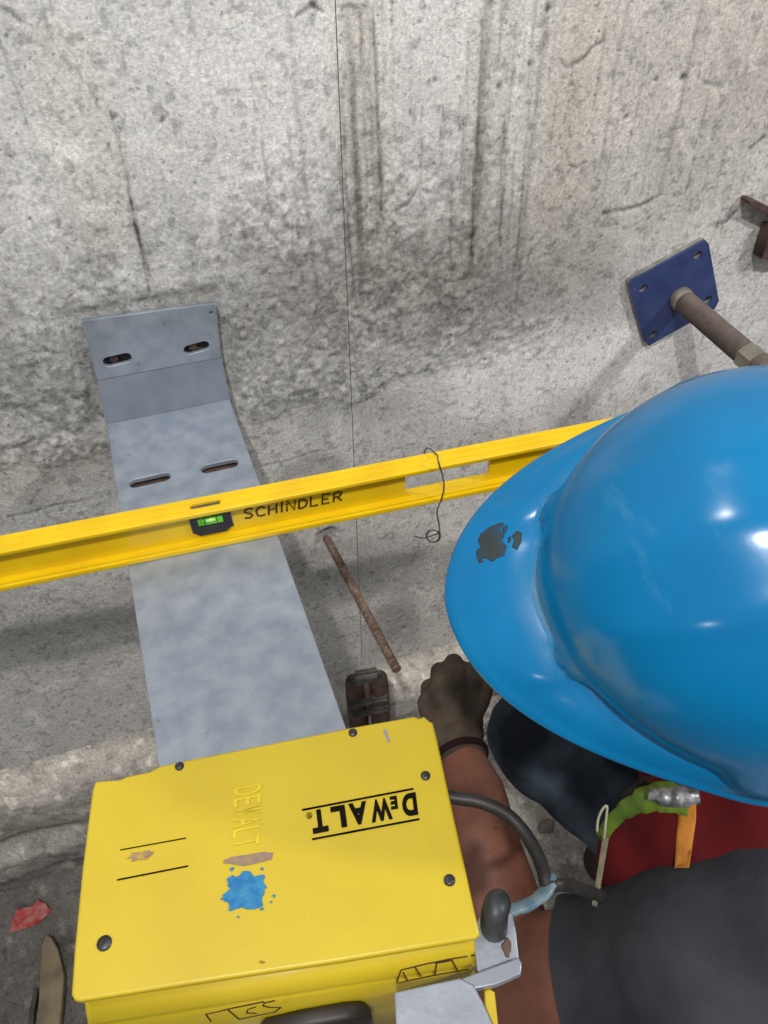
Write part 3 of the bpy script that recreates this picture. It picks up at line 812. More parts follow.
for i in range(n + 1):
    t = i / n; pts.append(r0 + axr * (Lr * t)); rad.append(.0143 + (.0016 * math.sin(i * 2 * math.pi / 7) if t > .10 else .0006))
add_tube(bm, pts, rad, 20); rod = bm_link('threaded_rod', bm, M['thread'], BP)
bm = bmesh.new(); add_tube(bm, [r0 - axr * .002, r0 + axr * .006, r0 + axr * .012], [.0175, .0172, .0158], 20); bm_link('weld_collar', bm, M['sleeve'], BP, True)
bm = bmesh.new(); add_cone(bm, r1 - axr * .004, r1 + axr * .020, .0185, .0185, 6); bm_link('nut', bm, M['sleeve'], BP)
bm = bmesh.new(); add_tube(bm, [r1 + axr * .018, r1 + axr * .05], [.0145, .0145], 16); bm_link('rod_end', bm, M['thread'], BP)

# rusty angle iron at the right edge
RA = thing('angle_iron', 'rusty brown steel angle at the right edge beside the blue plate', 'steel angle', onY(765, 225, -.02))
def poly_slab(pxs, y, t, m, name, par):
    P = [onY(*p, y) for p in pxs]
    me = slab_mesh([[(p.x, p.z) for p in P]], t, frame(V((0, y, 0)), V((1, 0, 0)), V((0, 0, 1)), V((0, -1, 0))), .0006)
    return link(name, me, m, par)
poly_slab([(746, 198), (751, 198), (800, 222), (798, 229), (745, 202)], -.012, .02, M['rust_dark'], 'upper_arm', RA)
poly_slab([(768, 224), (764, 234), (757, 256), (790, 258), (795, 226)], -.014, .02, M['rust_dark'], 'lower_plate', RA)

# ------------------------------------------------------------------ yellow instrument case resting on the bracket
zt = .13
TL, TR, BRc, BLc = [onZ(*p, zt) for p in ((92, 783), (432, 718), (480, 937), (71, 1001))]
CS = thing('tool_case', 'yellow hard plastic case with dark screws and printed logo, standing on the bracket', 'tool case', V(((TL.x + BRc.x) / 2, (TL.y + BRc.y) / 2, .001)))
def tz(px, py, z=None): return onZ(px, py, zt if z is None else z)
cover_px = [(92, 790), (95, 781), (120, 779), (127, 776), (150, 771), (159, 766), (176, 762), (352, 727), (414, 716), (419, 718), (424, 716), (430, 721), (433, 722), (437, 738), (449, 794), (463, 857), (475, 912), (480, 934), (476, 938), (340, 961), (200, 982), (80, 1001), (74, 1000), (71, 994), (74, 950), (82, 868)]
cp = [tz(*p) for p in cover_px]
cov = link('top_cover', slab_mesh([[(p.x, p.y) for p in cp][::-1]], .005, frame(V((0, 0, zt - .0025)), V((1, 0, 0)), V((0, 1, 0)), V((0, 0, 1))), .0015), M['yellow_case'], CS)
# body: sloped front under the cover edge, then straight down to the bracket
fL = onZ(86, 1030, zt - .019); fR = onZ(478, 968, zt - .019)
ins = .004
A = [TL + V((ins, -ins, -.004)), TR + V((-ins, -ins, -.004)), BRc + V((-.002, .002, -.004)), BLc + V((.004, .002, -.004))]
Bt = [fL, fR]
bm = bmesh.new()
def vv(p, z=None): return bm.verts.new(V((p[0], p[1], p[2] if z is None else z)))
a0v, a1v, a2v, a3v = [vv(p) for p in A]; f0, f1 = vv(fL), vv(fR)
g0, g1 = vv(fL + V((.001, -.002, 0)), .0008), vv(fR + V((-.001, -.002, 0)), .0008); h0v, h1v = vv(A[0], .0008), vv(A[1], .0008)
for q in ((a0v, a1v, a2v, a3v), (a3v, a2v, f1, f0), (f0, f1, g1, g0), (a0v, h0v, h1v, a1v), (h0v, g0, g1, h1v)): bm.faces.new(q)
bm.faces.new((a0v, a3v, f0, g0, h0v)); bm.faces.new((a1v, h1v, g1, f1, a2v))
bmesh.ops.recalc_face_normals(bm, faces=bm.faces)
bmesh.ops.bevel(bm, geom=[e_ for e_ in bm.edges], offset=.003, segments=3, affect='EDGES')
_cb = bmesh.new(); _tmp = bpy.data.meshes.new('t'); bm.to_mesh(_tmp); CASE = bvh_of([_tmp]); _cb.free()
bm_link('case_body', bm, M['yellow_case'], CS, True)
# front handle recess
nF = (fR - fL).cross(V((0, 0, 1))).normalized()
if nF.y > 0: nF = -nF
def on_front(px, py): return onP(px, py, fL + nF * .0025, nF)
uF = (fR - fL).normalized()
hp = [on_front(*p) for p in ((258, 1026), (262, 1021), (300, 1012), (345, 1004), (362, 1003), (371, 1008), (374, 1030), (372, 1060), (258, 1075))]
hz = [((p - fL).dot(uF), p.z) for p in hp]
frF = frame(V((fL.x, fL.y, 0)) + nF * .0055, uF, V((0, 0, 1)), nF)
link('grip_handle', slab_mesh([hz], .009, frF, .003), mat('dark grip', srgb(52, 46, 42), srgb(34, 30, 30), 40, .5), CS, True, 'dark grip on the front')
# screws
for (px, py, r) in ((179.5, 766.5, .0027), (352.8, 733, .0027), (425.5, 776, .0029), (449.5, 880.5, .0031), (104.5, 943.5, .0038)):
    c = tz(px, py); bm = bmesh.new()
    add_tube(bm, [c + V((0, 0, -.002)), c + V((0, 0, .0008)), c + V((0, 0, .0014))], [r, r, r * .6], 20)
    sc = bm_link('screw', bm, M['screw'], CS, True)
    bm = bmesh.new(); add_box(bm, bx(c + V((0, 0, .0015)), r * 1.1, r * .25, .0004, Matrix.Rotation(.6, 3, 'Z'))); bm_link('screw_slot', bm, M['black'], sc)
# printed logo: seen upside down between two bars
zi = zt + .0004
def T3(px, py, z=zi): return onZ(px, py, z)
def bar(p, q, w=.0006):
    d = (q - p).normalized(); s = V((-d.y, d.x, 0)) * w; bm = bmesh.new()
    vs = [bm.verts.new(v) for v in (p + s, p - s, q - s, q + s)]; bm.faces.new(vs); bmesh.ops.solidify(bm, geom=bm.faces[:], thickness=.0003); return to_me(bm)
def tq(body, bl_, br__, tl_, **k):
    a_, b_, c_ = T3(*bl_), T3(*br__), T3(*tl_); return text_mesh(body, quadframe(a_, b_, c_, V((0, 0, 1))), **k)
# glyph boxes: baseline runs from right to left along the upper bar
def lb(u, v):      # u 0..1 from the right end to the left end, v 0..1 from baseline (upper bar side) to cap
    x = 416 + (315 - 416) * u; y = 793.5 + (812.5 - 793.5) * u
    return (x + 2.5 * v, y + 22 * v) if True else None
logo = [bar(T3(302, 810), T3(413.5, 788.7)), bar(T3(312, 839.3), T3(419.5, 819))]
for ch, xr, yr, xl, yl, hh in (('D', 415.5, 792, 401, 794.7, 22.5), ('E', 396.5, 795.5, 389.5, 796.8, 13), ('W', 390, 796.8, 369.5, 800.6, 22), ('A', 366, 800.8, 348, 804, 22), ('L', 344.5, 804.6, 330, 807.2, 22), ('T', 326, 808, 310.5, 811, 23)):
    logo.append(tq(ch, (xr, yr), (xl, yl), (xr + hh * .13, yr + hh), bold=.05, thick=.0002))
logo.append(tq('®', (312, 812), (306, 813), (312.5, 818), thick=.0002))
bm_link('logo_print', join_meshes(logo), M['ink'], cov)
# embossed lettering running up the cover
def EMB(u, v): # u along the word (downwards in the picture), v across
    return T3(233 + 30 * v - 2 * u, 786 + 62 * u - 6 * v + 3, zt + .0001)
bm = bmesh.new(); bm.free()
em = []
for k, ch in enumerate('DEWALT'):
    u0 = k / 6 + .01; u1 = u0 + .135
    em.append(text_mesh(ch, quadframe(EMB(u0, .95), EMB(u1, .95), EMB(u0, .05) , V((0, 0, 1))) if False else frame(EMB(u0, .05), EMB(u1, .05) - EMB(u0, .05), EMB(u0, .95) - EMB(u0, .05), V((0, 0, 1))), thick=.0006))
bm_link('embossed_lettering', join_meshes(em), M['yellow_relief'], cov)
# worn sticker
sp = [(120, 850), (186, 837), (188, 866), (117, 880)]
bm_link('sticker_line', join_meshes([bar(T3(120, 850), T3(186, 838), .00035), bar(T3(117, 880), T3(188, 866), .00045)]), M['brown_line'], cov)
def flatpoly(pts, m, name, par, z=zi, t=.0004):
    P = [onZ(*p, z) for p in pts]
    return link(name, slab_mesh([[(p.x, p.y) for p in P]], t, frame(V((0, 0, z)), V((1, 0, 0)), V((0, 1, 0)), V((0, 0, 1)))), m, par)
def ragged(cx, cy, rx, ry, n=34, j=.25, ang=0, sd=1, spikes=0):
    r_ = random.Random(sd); o = []
    for i in range(n):
        a = 2 * math.pi * i / n; k = 1 + (r_.random() - .5) * 2 * j + (spikes if i % 3 == 0 else 0) * r_.random()
        x, y = rx * k * math.cos(a), ry * k * math.sin(a); o.append((cx + x * math.cos(ang) - y * math.sin(ang), cy + x * math.sin(ang) + y * math.cos(ang)))
    return o
flatpoly(ragged(139, 856, 10, 4.5, 30, .3, -.2, 5), mat('sticker smear', srgb(176, 144, 62), srgb(140, 116, 96), 300, .6), 'sticker_smear', cov)
flatpoly(ragged(148, 854, 4.5, 3, 20, .3, -.2, 6), M['paint_purple'], 'sticker_smear', cov, zi + .0003)
flatpoly([(224, 860), (232, 857), (252, 854), (262, 852), (273, 853), (272, 859), (258, 863), (244, 866), (232, 864), (223, 863)], M['paint_purple'], 'purple_smear', cov)
_r = random.Random(4); sp_ = []
for i in range(64):
    a_ = 2 * math.pi * i / 64; k_ = 1 + .16 * noise.noise(V((math.cos(a_) * 2.2, math.sin(a_) * 2.2, 1.3))) * 2 + (.16 * _r.random() if _r.random() < .35 else 0) - .05 * _r.random()
    sp_.append((246.5 + 21 * k_ * math.cos(a_), 891 + 19 * k_ * math.sin(a_)))
flatpoly(sp_, M['paint_blue'], 'paint_splash', cov, zi, .0006)
for (x_, y_, r_) in ((232, 869, 2.2), (262, 869, 1.6), (274, 896, 1.8), (271, 902, 1.2), (222, 899, 1.5), (238, 917, 1.3), (262, 909, 1.8)):
    flatpoly(ragged(x_, y_, r_, r_ * .8, 10, .3, 0, int(x_)), M['paint_blue'], 'paint_fleck', cov, zi, .0005)
flatpoly([(383, 730), (386, 729), (390, 741), (388, 743)], mat('small grey tear', srgb(140, 140, 150), None, 10, .6), 'scratch', cov)
flatpoly(ragged(262, 962, 4, 1.2, 14, .4, .2, 8), M['brown_line'], 'scratch', cov)
# hand marks on the sloping front
nS = (A[2] - A[3]).cross(fL - A[3]).normalized()
if nS.z < 0: nS = -nS
def SF(px, py): return onP(px, py, A[3] + nS * .0007, nS)
def line_px(L, w=.0004):
    bm = bmesh.new()
    for s in L:
        q = []
        for (x0_, y0_), (x1_, y1_) in zip(s[:-1], s[1:]):
            for k in range(6): q.append((x0_ + (x1_ - x0_) * k / 6, y0_ + (y1_ - y0_) * k / 6))
        q.append(s[-1]); q = [h for h in (hit(CASE, x, y, .0001) for x, y in q) if h is not None]
        if len(q) > 1: add_tube(bm, q, w, 6)
    return bm
bm_link('hand_lettering', line_px([[(205.6, 1014), (235, 1007.5), (264, 1001.5)], [(205.6, 1014), (211, 1021)], [(228, 1009.5), (239, 1019)], [(239, 1019), (263, 1014)], [(256, 1006.5), (248, 1009), (246.5, 1012.5), (257, 1013)], [(275, 1000.5), (264, 1003), (263, 1005.5), (270, 1007), (281, 1007), (275, 1011.5), (263, 1014)]]), M['marker'], CS)
bm_link('hand_lettering', line_px([[(401, 970), (425, 964), (450, 959), (475, 955)], [(401, 970), (397, 982)], [(403, 972), (408, 981)], [(415, 967), (421, 976)], [(437, 962), (435, 974)], [(435, 963), (443, 962), (452, 960), (458, 971)], [(397, 983), (435, 975), (476, 968)]]), M['marker'], CS)

# grey metal stand plate in front of the case, with an arm
ST = thing('metal_stand', 'light grey steel stand plate and arm at the lower right corner of the yellow case', 'stand', onZ(450, 1000, .10))
m_st = mat('brushed grey steel', srgb(140, 144, 152), srgb(160, 164, 172), 40, .45, .35, .3, 260, speck=srgb(110, 112, 118), speck_scale=60, speck_lo=.68)
zs = zt - .012
def hs(pxs, z, t, name, m, par, bev=.0008):
    P = [onZ(*p, z) for p in pxs]
    return link(name, slab_mesh([[(p.x, p.y) for p in P]], t, frame(V((0, 0, z - t / 2)), V((1, 0, 0)), V((0, 1, 0)), V((0, 0, 1))), bev), m, par)
hs([(394, 992), (460, 978), (474, 985), (484, 1004), (500, 1040), (520, 1090), (400, 1100)], zs + .004, .004, 'stand_plate', m_st, ST)
hs([(462, 978), (519, 957), (522, 963), (521, 974), (496, 985), (470, 990), (458, 990)], zs + .002, .006, 'arm_lip', mat('bright steel lip', srgb(150, 154, 162), None, 30, .35, .5), ST)
hs([(472, 930), (480, 916), (512, 912), (516, 930), (519, 958), (478, 975)], zs - .002, .006, 'arm', m_st, ST)
flat = hs(ragged(507, 947, 5, 9, 16, .25, 0, 4), zs - .0012, .0016, 'rust_patch', M['rust_dark'], ST)
kb = [onZ(491, 922, zs + .004), onZ(495, 900, zs + .004)]
bm = bmesh.new(); add_tube(bm, smooth_path([onZ(494, 930, zs - .004), onZ(494, 922, zs + .004), onZ(495, 912, zs + .010), onZ(497, 905, zs + .009), onZ(499, 901, zs + .004)], 4), [.0072] * 14 + [.0070, .0066, .003], 16)
bm_link('knob', bm, mat('dark rubber knob', srgb(38, 40, 42), srgb(70, 72, 74), 60, .45), ST, True)
hs([(484, 990), (490, 988), (495, 992), (500, 1040), (498, 1080), (488, 1080)], zs - .004, .006, 'side_guard', M['yellow_case'], ST, .001)
bm = bmesh.new(); p_ = onZ(440, 1090, zs); add_box(bm, bx(V((p_.x, p_.y - .012, (zs - .0) / 2 + .0005)), .03, .012, zs - .001))
bm_link('post', bm, m_st, ST)

# ------------------------------------------------------------------ black cable from the case, taped where it passes the arm
zc = .085
cpts = [onZ(444, 795, zc), onZ(456, 798, zc), onZ(480, 802, zc), onZ(505, 813, zc - .004), onZ(523, 831, zc - .01), onZ(536, 852, zc - .02), onZ(543, 870, zc - .03), onZ(546, 884, zc - .035)]
CB = thing('power_cable', 'thick black cable arching from the yellow case over the bare forearm', 'cable', cpts[0])
ra_ = .0043
bm = bmesh.new(); add_tube(bm, smooth_path(cpts, 6), ra_, 14); bm_link('cable_jacket', bm, M['cable'], CB, True)
zz = zc - .035
bm = bmesh.new(); add_tube(bm, smooth_path([onZ(548, 876, zz), onZ(549, 886, zz), onZ(541, 896, zz), onZ(527, 905, zz), onZ(512, 910, zz), onZ(498, 916, zz - .003)], 5), [.0052, .0056, .0058, .0060, .0060, .0060] * 4 + [.006, .006], 12, .6)
bm_link('tape_wrap', bm, M['bluetape'], CB, True, 'blue grey tape wrap')
bm = bmesh.new(); add_tube(bm, smooth_path([onZ(546, 888, zz), onZ(560, 885, zz), onZ(574, 887, zz - .02), onZ(590, 892, zz - .05), onZ(604, 898, zz - .10)], 5), .0042, 12, .7)
bm_link('cable_tail', bm, M['cable'], CB, True)

# ------------------------------------------------------------------ the worker
PR = thing('person', 'crouching worker in charcoal shirt, red vest, jeans and knit glove reaching under the level', 'person', (.55, -.45, -1.03))
hatC = V((.2651, -.6323, .2294)); hF = V((-.9645, .2638, .0085)).normalized(); hU = V((-.1171, -.4567, .8819)); hU = (hU - hF * hU.dot(hF)).normalized(); hS = hU.cross(hF)
HR = Matrix((hF, hS, hU)).transposed()
def hl(x, y, z): return hatC + hF * x + hS * y + hU * z
wrist = at(457, 750, .935); fa1 = at(474, 795, .885); fa2 = at(480, 850, .83); elbow = at(512, 985, .77)
shL = at(700, 985, .60); shR = V((.46, -.42, -.05)); neck = V((.38, -.56, .05)); chest = V((.50, -.56, -.14)); belly = V((.62, -.56, -.32)); pel = V((.74, -.56, -.50))
hipL = V((.74, -.66, -.56)); hipR = V((.74, -.46, -.54)); kneeR = at(550, 738, 1.20); kneeL = V((.50, -.72, -.93)); ankR = V((.72, -.40, -.95)); ankL = V((.90, -.68, -.97))
elR = at(700, 600, .98); hdR = at(690, 650, 1.06)
headc = hl(-.005, 0, -.045)
body = blob([
    [(wrist, .027), (fa1, .037), (fa2, .0455), (at(494, 905, .80), .0500), (elbow, .054), (at(540, 982, .745), .060), (at(575, 980, .70), .060), (at(640, 985, .65), .056), (shL, .045)],
    [(shL, .045), (V((.42, -.60, -.08)), .045), (neck, .050), (V((.44, -.48, -.04)), .050), (shR, .062)],
    [(neck, .06), (hl(-.02, 0, -.11), .062), (hl(-.02, 0, -.05), .075)],
    [(chest, .125), (belly, .12), (pel, .125)], [(pel, .12), (hipL, .10), (kneeL, .07), (ankL, .045)], [(pel, .12), (hipR, .10), (kneeR, .07), (ankR, .045)],
    [(shR, .06), (elR, .048), (hdR, .030), (hdR + V((.02, .05, -.05)), .034)],
    # right hand fingers, resting low by the wall
    *[[(hdR + V((-.01 + .02 * k, .07, -.06)), .011), (hdR + V((-.015 + .023 * k, .11, -.08)), .010), (hdR + V((-.015 + .023 * k, .12, -.105)), .0085)] for k in range(4)],
    [(hdR + V((-.01, .02, -.03)), .013), (hdR + V((-.05, .05, -.05)), .010)],
    [(hl(.086, 0, -.055), .012), (hl(.100, 0, -.075), .014), (hl(.085, 0, -.085), .011)],       # nose
    [(hl(.078, -.02, -.108), .009), (hl(.084, 0, -.108), .010), (hl(.078, .02, -.108), .009)],       # lips
    [(hl(-.01, .078, -.055), .014), (hl(-.018, .080, -.07), .010)], [(hl(-.01, -.078, -.055), .014), (hl(-.018, -.080, -.07), .010)],  # ears
    [(hl(.06, 0, -.135), .022), (hl(.0, .0, -.10), .04)],
], [ell(hl(-.005, 0, -.02), .098, .076, .095, HR), ell(hl(.02, 0, -.07), .070, .062, .075, HR)], voxel=.005, smooth=4)
bo = link('body', body, M['skin'], PR, True, 'bare brown forearm and body')
for s in (-1, 1):
    bm = bmesh.new(); bmesh.ops.create_uvsphere(bm, u_segments=14, v_segments=10, radius=.011, matrix=Matrix.Translation(hl(.079, .03 * s, -.052))); bm_link('eye', bm, mat('eye', srgb(220, 215, 205), None, 5, .2), PR, True)
# hair under the hat, down to the nape
link('hair', blob([[(hl(-.05, 0, -.01), .062), (hl(-.07, 0, -.05), .045)]], [ell(hl(-.012, 0, -.012), .098, .081, .085, HR)], .006, 3, .003, 60), M['hair'], PR, True)

# left glove: back of the hand up, four curled fingers and the thumb
wr = wrist
D0 = .925
mcp = [at(470, 684, D0 - .006), at(455, 677, D0 - .014), at(441, 684, D0 - .012), at(429, 698, D0)]          # index, middle, ring, little
away = ray(450, 690).normalized()
outd = (at(444, 650, D0) - at(452, 735, D0)).normalized()
lat = (mcp[0] - mcp[3]).normalized()
chains = []
for k, m_ in enumerate(mcp):
    r = (.0125, .0128, .012, .0105)[k]; Ls = (.040, .044, .040, .032)[k]
    p1 = m_ + (outd * .40 + away * .92).normalized() * Ls * .9; p2 = p1 + (away * .75 - outd * .66).normalized() * Ls * .75; p3 = p2 + (-outd * .95 + away * .05).normalized() * Ls * .5
    chains.append([(m_, r), (p1, r * .98), (p2, r * .9), (p3, r * .78)])
    chains.append([(wr + away * .002 + lat * (.018 - .012 * k) + outd * .012, .0165), (m_ - outd * .006 + away * .004, .0150)])
th0 = at(470, 716, D0 + .0); th1 = at(480, 700, D0 - .004); th2 = at(484, 688, D0 + .006)
chains.append([(wr + lat * .016 + outd * .01, .017), (th0, .0150), (th1, .0125), (th2, .0110), (th2 - outd * -.002 + away * .018, .0095)])
chains.append([(wr + (fa1 - wr).normalized() * .010, .0315), (wr + outd * .012, .0290)])
gv = blob(chains, [], .0032, 3, .0012, 34)
go = link('knit_glove', gv, M['glove'], PR, True, 'dirty dark knit glove on the left hand')
bm = bmesh.new()
fdir = (fa1 - wr).normalized(); cc_ = wr + fdir * .012
u1 = fdir.orthogonal().normalized(); u2 = fdir.cross(u1)
ring = [cc_ + (u1 * math.cos(a) + u2 * math.sin(a)) * .0325 for a in [2 * math.pi * i / 40 for i in range(41)]]
add_tube(bm, ring, .0042, 8, cap=False)
bm_link('cuff', bm, M['cuff'], go, True)

# jeans
jn = blob([[(pel, .135), (hipR, .130), (at(628, 784, 1.16), .110), (kneeR + V((.02, 0, 0)), .096), (kneeR, .094)], [(kneeR, .087), ((kneeR + ankR) / 2, .078), (ankR, .066)],
           [(pel, .135), (hipL, .125), ((hipL + kneeL) / 2, .108), (kneeL, .085), (kneeL + V((.05, 0, 0)), .080), (ankL, .062)]], [], .007, 5, .008, 9, (V((.7, .1, -.7)), V((0, 1, 0)), V((.7, 0, .7)), .5, 1.6, 1.6))
jo = link('jeans', jn, M['denim'], PR, True, 'dark faded blue jeans')
for an, kn in ((ankR, kneeR), (ankL, kneeL)):
    f_ = V((-.9, .1, 0)).normalized() if an is ankR else V((.55, .0, -.8)).normalized()
    c = an + V((0, 0, -.02)); 
    link('boot', blob([[(an + V((0, 0, .03)), .058), (c + V((0, 0, -.02)), .056), (c + f_ * .08 + V((0, 0, -.035)), .048), (c + f_ * .16 + V((0, 0, -.04)), .045)]], [], .006, 4), M['boot'], PR, True)

# charcoal shirt: sleeve, shoulder and back
shirt_me = blob([
    [(at(525, 984, .79), .068), (at(575, 982, .715), .0700), (at(606, 984, .69), .074), (at(650, 986, .655), .079), (at(705, 975, .61), .084), (at(790, 962, .60), .084), (V((.46, -.66, -.12)), .12)],
    [(V((.50, -.60, -.16)), .13), (belly + V((.02, 0, 0)), .145), (pel + V((.01, 0, .03)), .148)],
    [(V((.50, -.56, -.10)), .10), (shR, .072), ((shR + elR) / 2, .060)],
], [], .0055, 5, .0075, 9, (V((1, 0, 0)), V((0, 1, 0)), V((0, 0, 1)), 1.9, 1.2, .7), 3)
bm = bmesh.new(); bm.from_mesh(shirt_me)                       # the sleeve ends in an open hem
hp0 = at(586, 985, .715); hn = (RW @ V((-1, -.12, 0)) + ray(586, 985).normalized() * .45).normalized()
bmesh.ops.bisect_plane(bm, geom=bm.verts[:] + bm.edges[:] + bm.faces[:], plane_co=hp0, plane_no=hn, clear_outer=True)
bm.to_mesh(shirt_me); bm.free()
so = link('shirt', shirt_me, M['shirt'], PR, True, 'charcoal cotton shirt sleeve and back')

# red vest around chest and shoulders, its armhole behind the sleeve
vest_me = blob([
    [(at(670, 868, .69), .064), (at(730, 846, .68), .078), (at(800, 828, .68), .088)],
    [(at(700, 842, .67), .064), (at(770, 822, .66), .080), (V((.44, -.58, -.05)), .085)],
    [(at(680, 850, .71), .062), (at(740, 820, .70), .075), (V((.44, -.56, -.06)), .10)],
    [(at(668, 868, .71), .060), (at(700, 880, .80), .075), (V((.50, -.56, -.24)), .13)],
], [], .0055, 5, .003, 16, None, 6)
vo = link('vest', vest_me, M['vest'], PR, True, 'dark red vest')
def wm(o):  # world-space copy of a child mesh
    me = o.data.copy(); me.transform(Matrix.Translation(PR.location)); return me
bv = bvh_of([wm(vo), wm(so)])
# orange stripe on the vest
try:
    bm = patch(bv, [(680, 802), (697, 800), (696, 820), (692, 850), (690, 869), (675, 870), (677, 845), (680, 815)], .0012, 4, .0012); bm_link('stripe', bm, M['orange'], vo, True, 'orange stripe')
except Exception as ex_: print('stripe', ex_)
# armhole piping
def on_body(pts, lift=.002): return [h for h in (hit(bv, x, y, lift) for x, y in pts) if h is not None]
# high visibility strap with silver tape at the collar
def ribbon(pts, wpx, d, m, name, par, th=.0016, label=None):
    """crumpled strap: centre line through picture points at given distances, real width"""
    bm = bmesh.new(); P = smooth_path([at(p[0], p[1], dd) for p, dd in zip(pts, d)], 6); prev = None
    for i, p in enumerate(P):
        t = (P[min(i + 1, len(P) - 1)] - P[max(i - 1, 0)]).normalized(); vdir = (p - CAM).normalized()
        s = t.cross(vdir).normalized(); nn = -vdir
        wv = wpx[min(int(i / len(P) * len(wpx)), len(wpx) - 1)] / 770 * d[0] * .5
        off = nn * .0008 * math.sin(i * 1.3)
        r_ = [bm.verts.new(p + s * wv + off), bm.verts.new(p + nn * .003 + off * .3), bm.verts.new(p - s * wv + off)]
        if prev:
            bm.faces.new((prev[0], prev[1], r_[1], r_[0])); bm.faces.new((prev[1], prev[2], r_[2], r_[1]))
        prev = r_
    bmesh.ops.recalc_face_normals(bm, faces=bm.faces); bmesh.ops.solidify(bm, geom=bm.faces[:], thickness=th)
    return bm_link(name, bm, m, par, True, label)
ST2 = thing('reflective_strap', 'green and silver reflective strap at the collar just below the blue hat brim', 'strap', at(650, 800, .60))
ribbon([(601, 838), (612, 822), (628, 808), (648, 799), (668, 797), (690, 803)], [11, 12, 16, 22, 26, 24], [.66, .645, .63, .615, .605, .60], M['hivis'], 'green_band', ST2, label='green cloth band')
ribbon([(648, 793), (664, 797), (680, 797), (700, 797)], [13, 18, 20, 14], [.603, .595, .59, .59], M['silver'], 'silver_tape', ST2, label='silver reflective tape')
ribbon([(622, 800), (634, 790), (648, 779)], [9, 9, 9], [.64, .63, .625], M['hair'], 'dark_webbing', ST2)
BD = thing('badge', 'thin cream badge card seen nearly edge-on, hanging by the chest', 'badge', at(600, 870, .61))
dB = .615
P4 = [at(602.5, 838, dB), at(609, 838, dB + .004), at(597, 907, dB + .01), at(592, 905, dB + .004)]
bm = bmesh.new(); vs = [bm.verts.new(p) for p in P4]; bm.faces.new(vs); bmesh.ops.solidify(bm, geom=bm.faces[:], thickness=.0022); bm_link('card', bm, M['cream'], BD)
bm = bmesh.new(); add_tube(bm, smooth_path([at(597, 832, dB), at(598, 820, dB), at(602, 810, dB), at(607, 806, dB), at(606, 820, dB), at(604, 840, dB)], 4), .0010, 8); bm_link('clip', bm, M['cream'], BD, True)

# ------------------------------------------------------------------ blue hard hat
HH = thing('hard_hat', 'bright blue plastic hard hat with smudged front peak, worn by the crouching worker', 'hard hat', hatC)
HA, HB, HC, PK, DR, W0, ZC, EX = .1199, .1094, .1239, .0366, -.0096, .2901, .0039, 1.7021
NT = 160; rows = []
wear_vals = []
def rimp(th, da, db, pk=PK, dr=DR):
    c, s = math.cos(th), math.sin(th); w_ = min(max((c - W0) / (1 - W0), 0), 1); w_ = w_ * w_ * (3 - 2 * w_); e_ = 2 / EX
    c2 = math.copysign(abs(c) ** e_, c); s2 = math.copysign(abs(s) ** e_, s)
    return ((HA + da) * c2 + pk * w_, (HB + db) * s2, dr * w_ + ZC * s * s)
def domep(th, t):
    q = 2.3; rr_ = math.cos(t) ** (2 / q); zz_ = math.sin(t) ** (2 / q)
    b_ = (HA * math.cos(th) * rr_, HB * math.sin(th) * rr_, HC * zz_)
    return b_
def dome_wall(th, k):     # k 0..1 from the crease (just above the rim) to the crown
    t = k * math.pi / 2
    x, y, z = domep(th, t)
    base = rimp(th, -.006, -.004, .004, 0); bl_ = (1 - k) ** 6
    x = x * (1 - bl_) + base[0] * bl_; y = y * (1 - bl_) + base[1] * bl_; z = z + (.010 + ZC * math.sin(th) ** 2) * bl_
    # three soft raised ribs running front to back
    rib = 0
    for y0, wv, h in ((0, .012, .0012), (.036, .007, .0012), (-.036, .007, .0012)):
        rib += h * math.exp(-((y - y0) / wv) ** 2)
    rib *= max(0, min(1, (z - .045) / .03))
    # the low brow panel at the front and side slots
    n_ = V((x / HA ** 2, y / HB ** 2, z / HC ** 2)).normalized()
    p = V((x, y, z)) + n_ * rib
    # accessory slot bulges at both sides and a small nub at the brow
    for (ang, zz0, wa, wz, h) in ((math.radians(78), .022, .16, .020, .0075), (math.radians(-78), .022, .16, .020, .0075), (math.radians(26), .014, .10, .012, .006), (math.radians(-26), .014, .10, .012, .006)):
        g_ = math.exp(-((math.atan2(math.sin(th - ang), math.cos(th - ang))) / wa) ** 4 - ((z - zz0) / wz) ** 2)
        p += V((math.cos(th), math.sin(th), 0)) * h * g_
    return p
# ring stack, outer surface: rim lip bottom, lip edge, brim top ... crease ... crown
def lerp(a, b, t): return tuple(a[i] + (b[i] - a[i]) * t for i in range(3))
rings = []
def ringf(f, wr_=0): rings.append(([V(f(2 * math.pi * i / NT)) for i in range(NT)], wr_))
ringf(lambda th: tuple(V(rimp(th, .0065, .0058)) + V((0, 0, -.0035))))
ringf(lambda th: tuple(V(rimp(th, .0080, .0073)) + V((0, 0, -.0028))))
ringf(lambda th: tuple(V(rimp(th, .0086, .0079)) + V((0, 0, -.0002))))
ringf(lambda th: tuple(V(rimp(th, .0076, .0069)) + V((0, 0, .0018))))
for k in (.08, .25, .45, .65, .82, .93):
    def f(th, k=k):
        a = V(rimp(th, .0068, .0061)) + V((0, 0, .0010)); b = dome_wall(th, 0.012); bow = .004 * math.sin(math.pi * k) * max(0, math.cos(th)); p = a.lerp(b, k); p.z += bow - (1 - k) * 0; return tuple(p)
    ringf(f, .15 if k > .8 else 0)
ks = [.012, .03, .055, .085, .12, .16, .2, .25, .3, .35, .4, .45, .5, .55, .6, .65, .7, .75, .8, .85, .9, .94, .97]
for k in ks: ringf(lambda th, k=k: tuple(dome_wall(th, k)), 1.0 if k < .05 else (.5 if k < .1 else 0))
bm = bmesh.new(); prev = None; wl_ = []
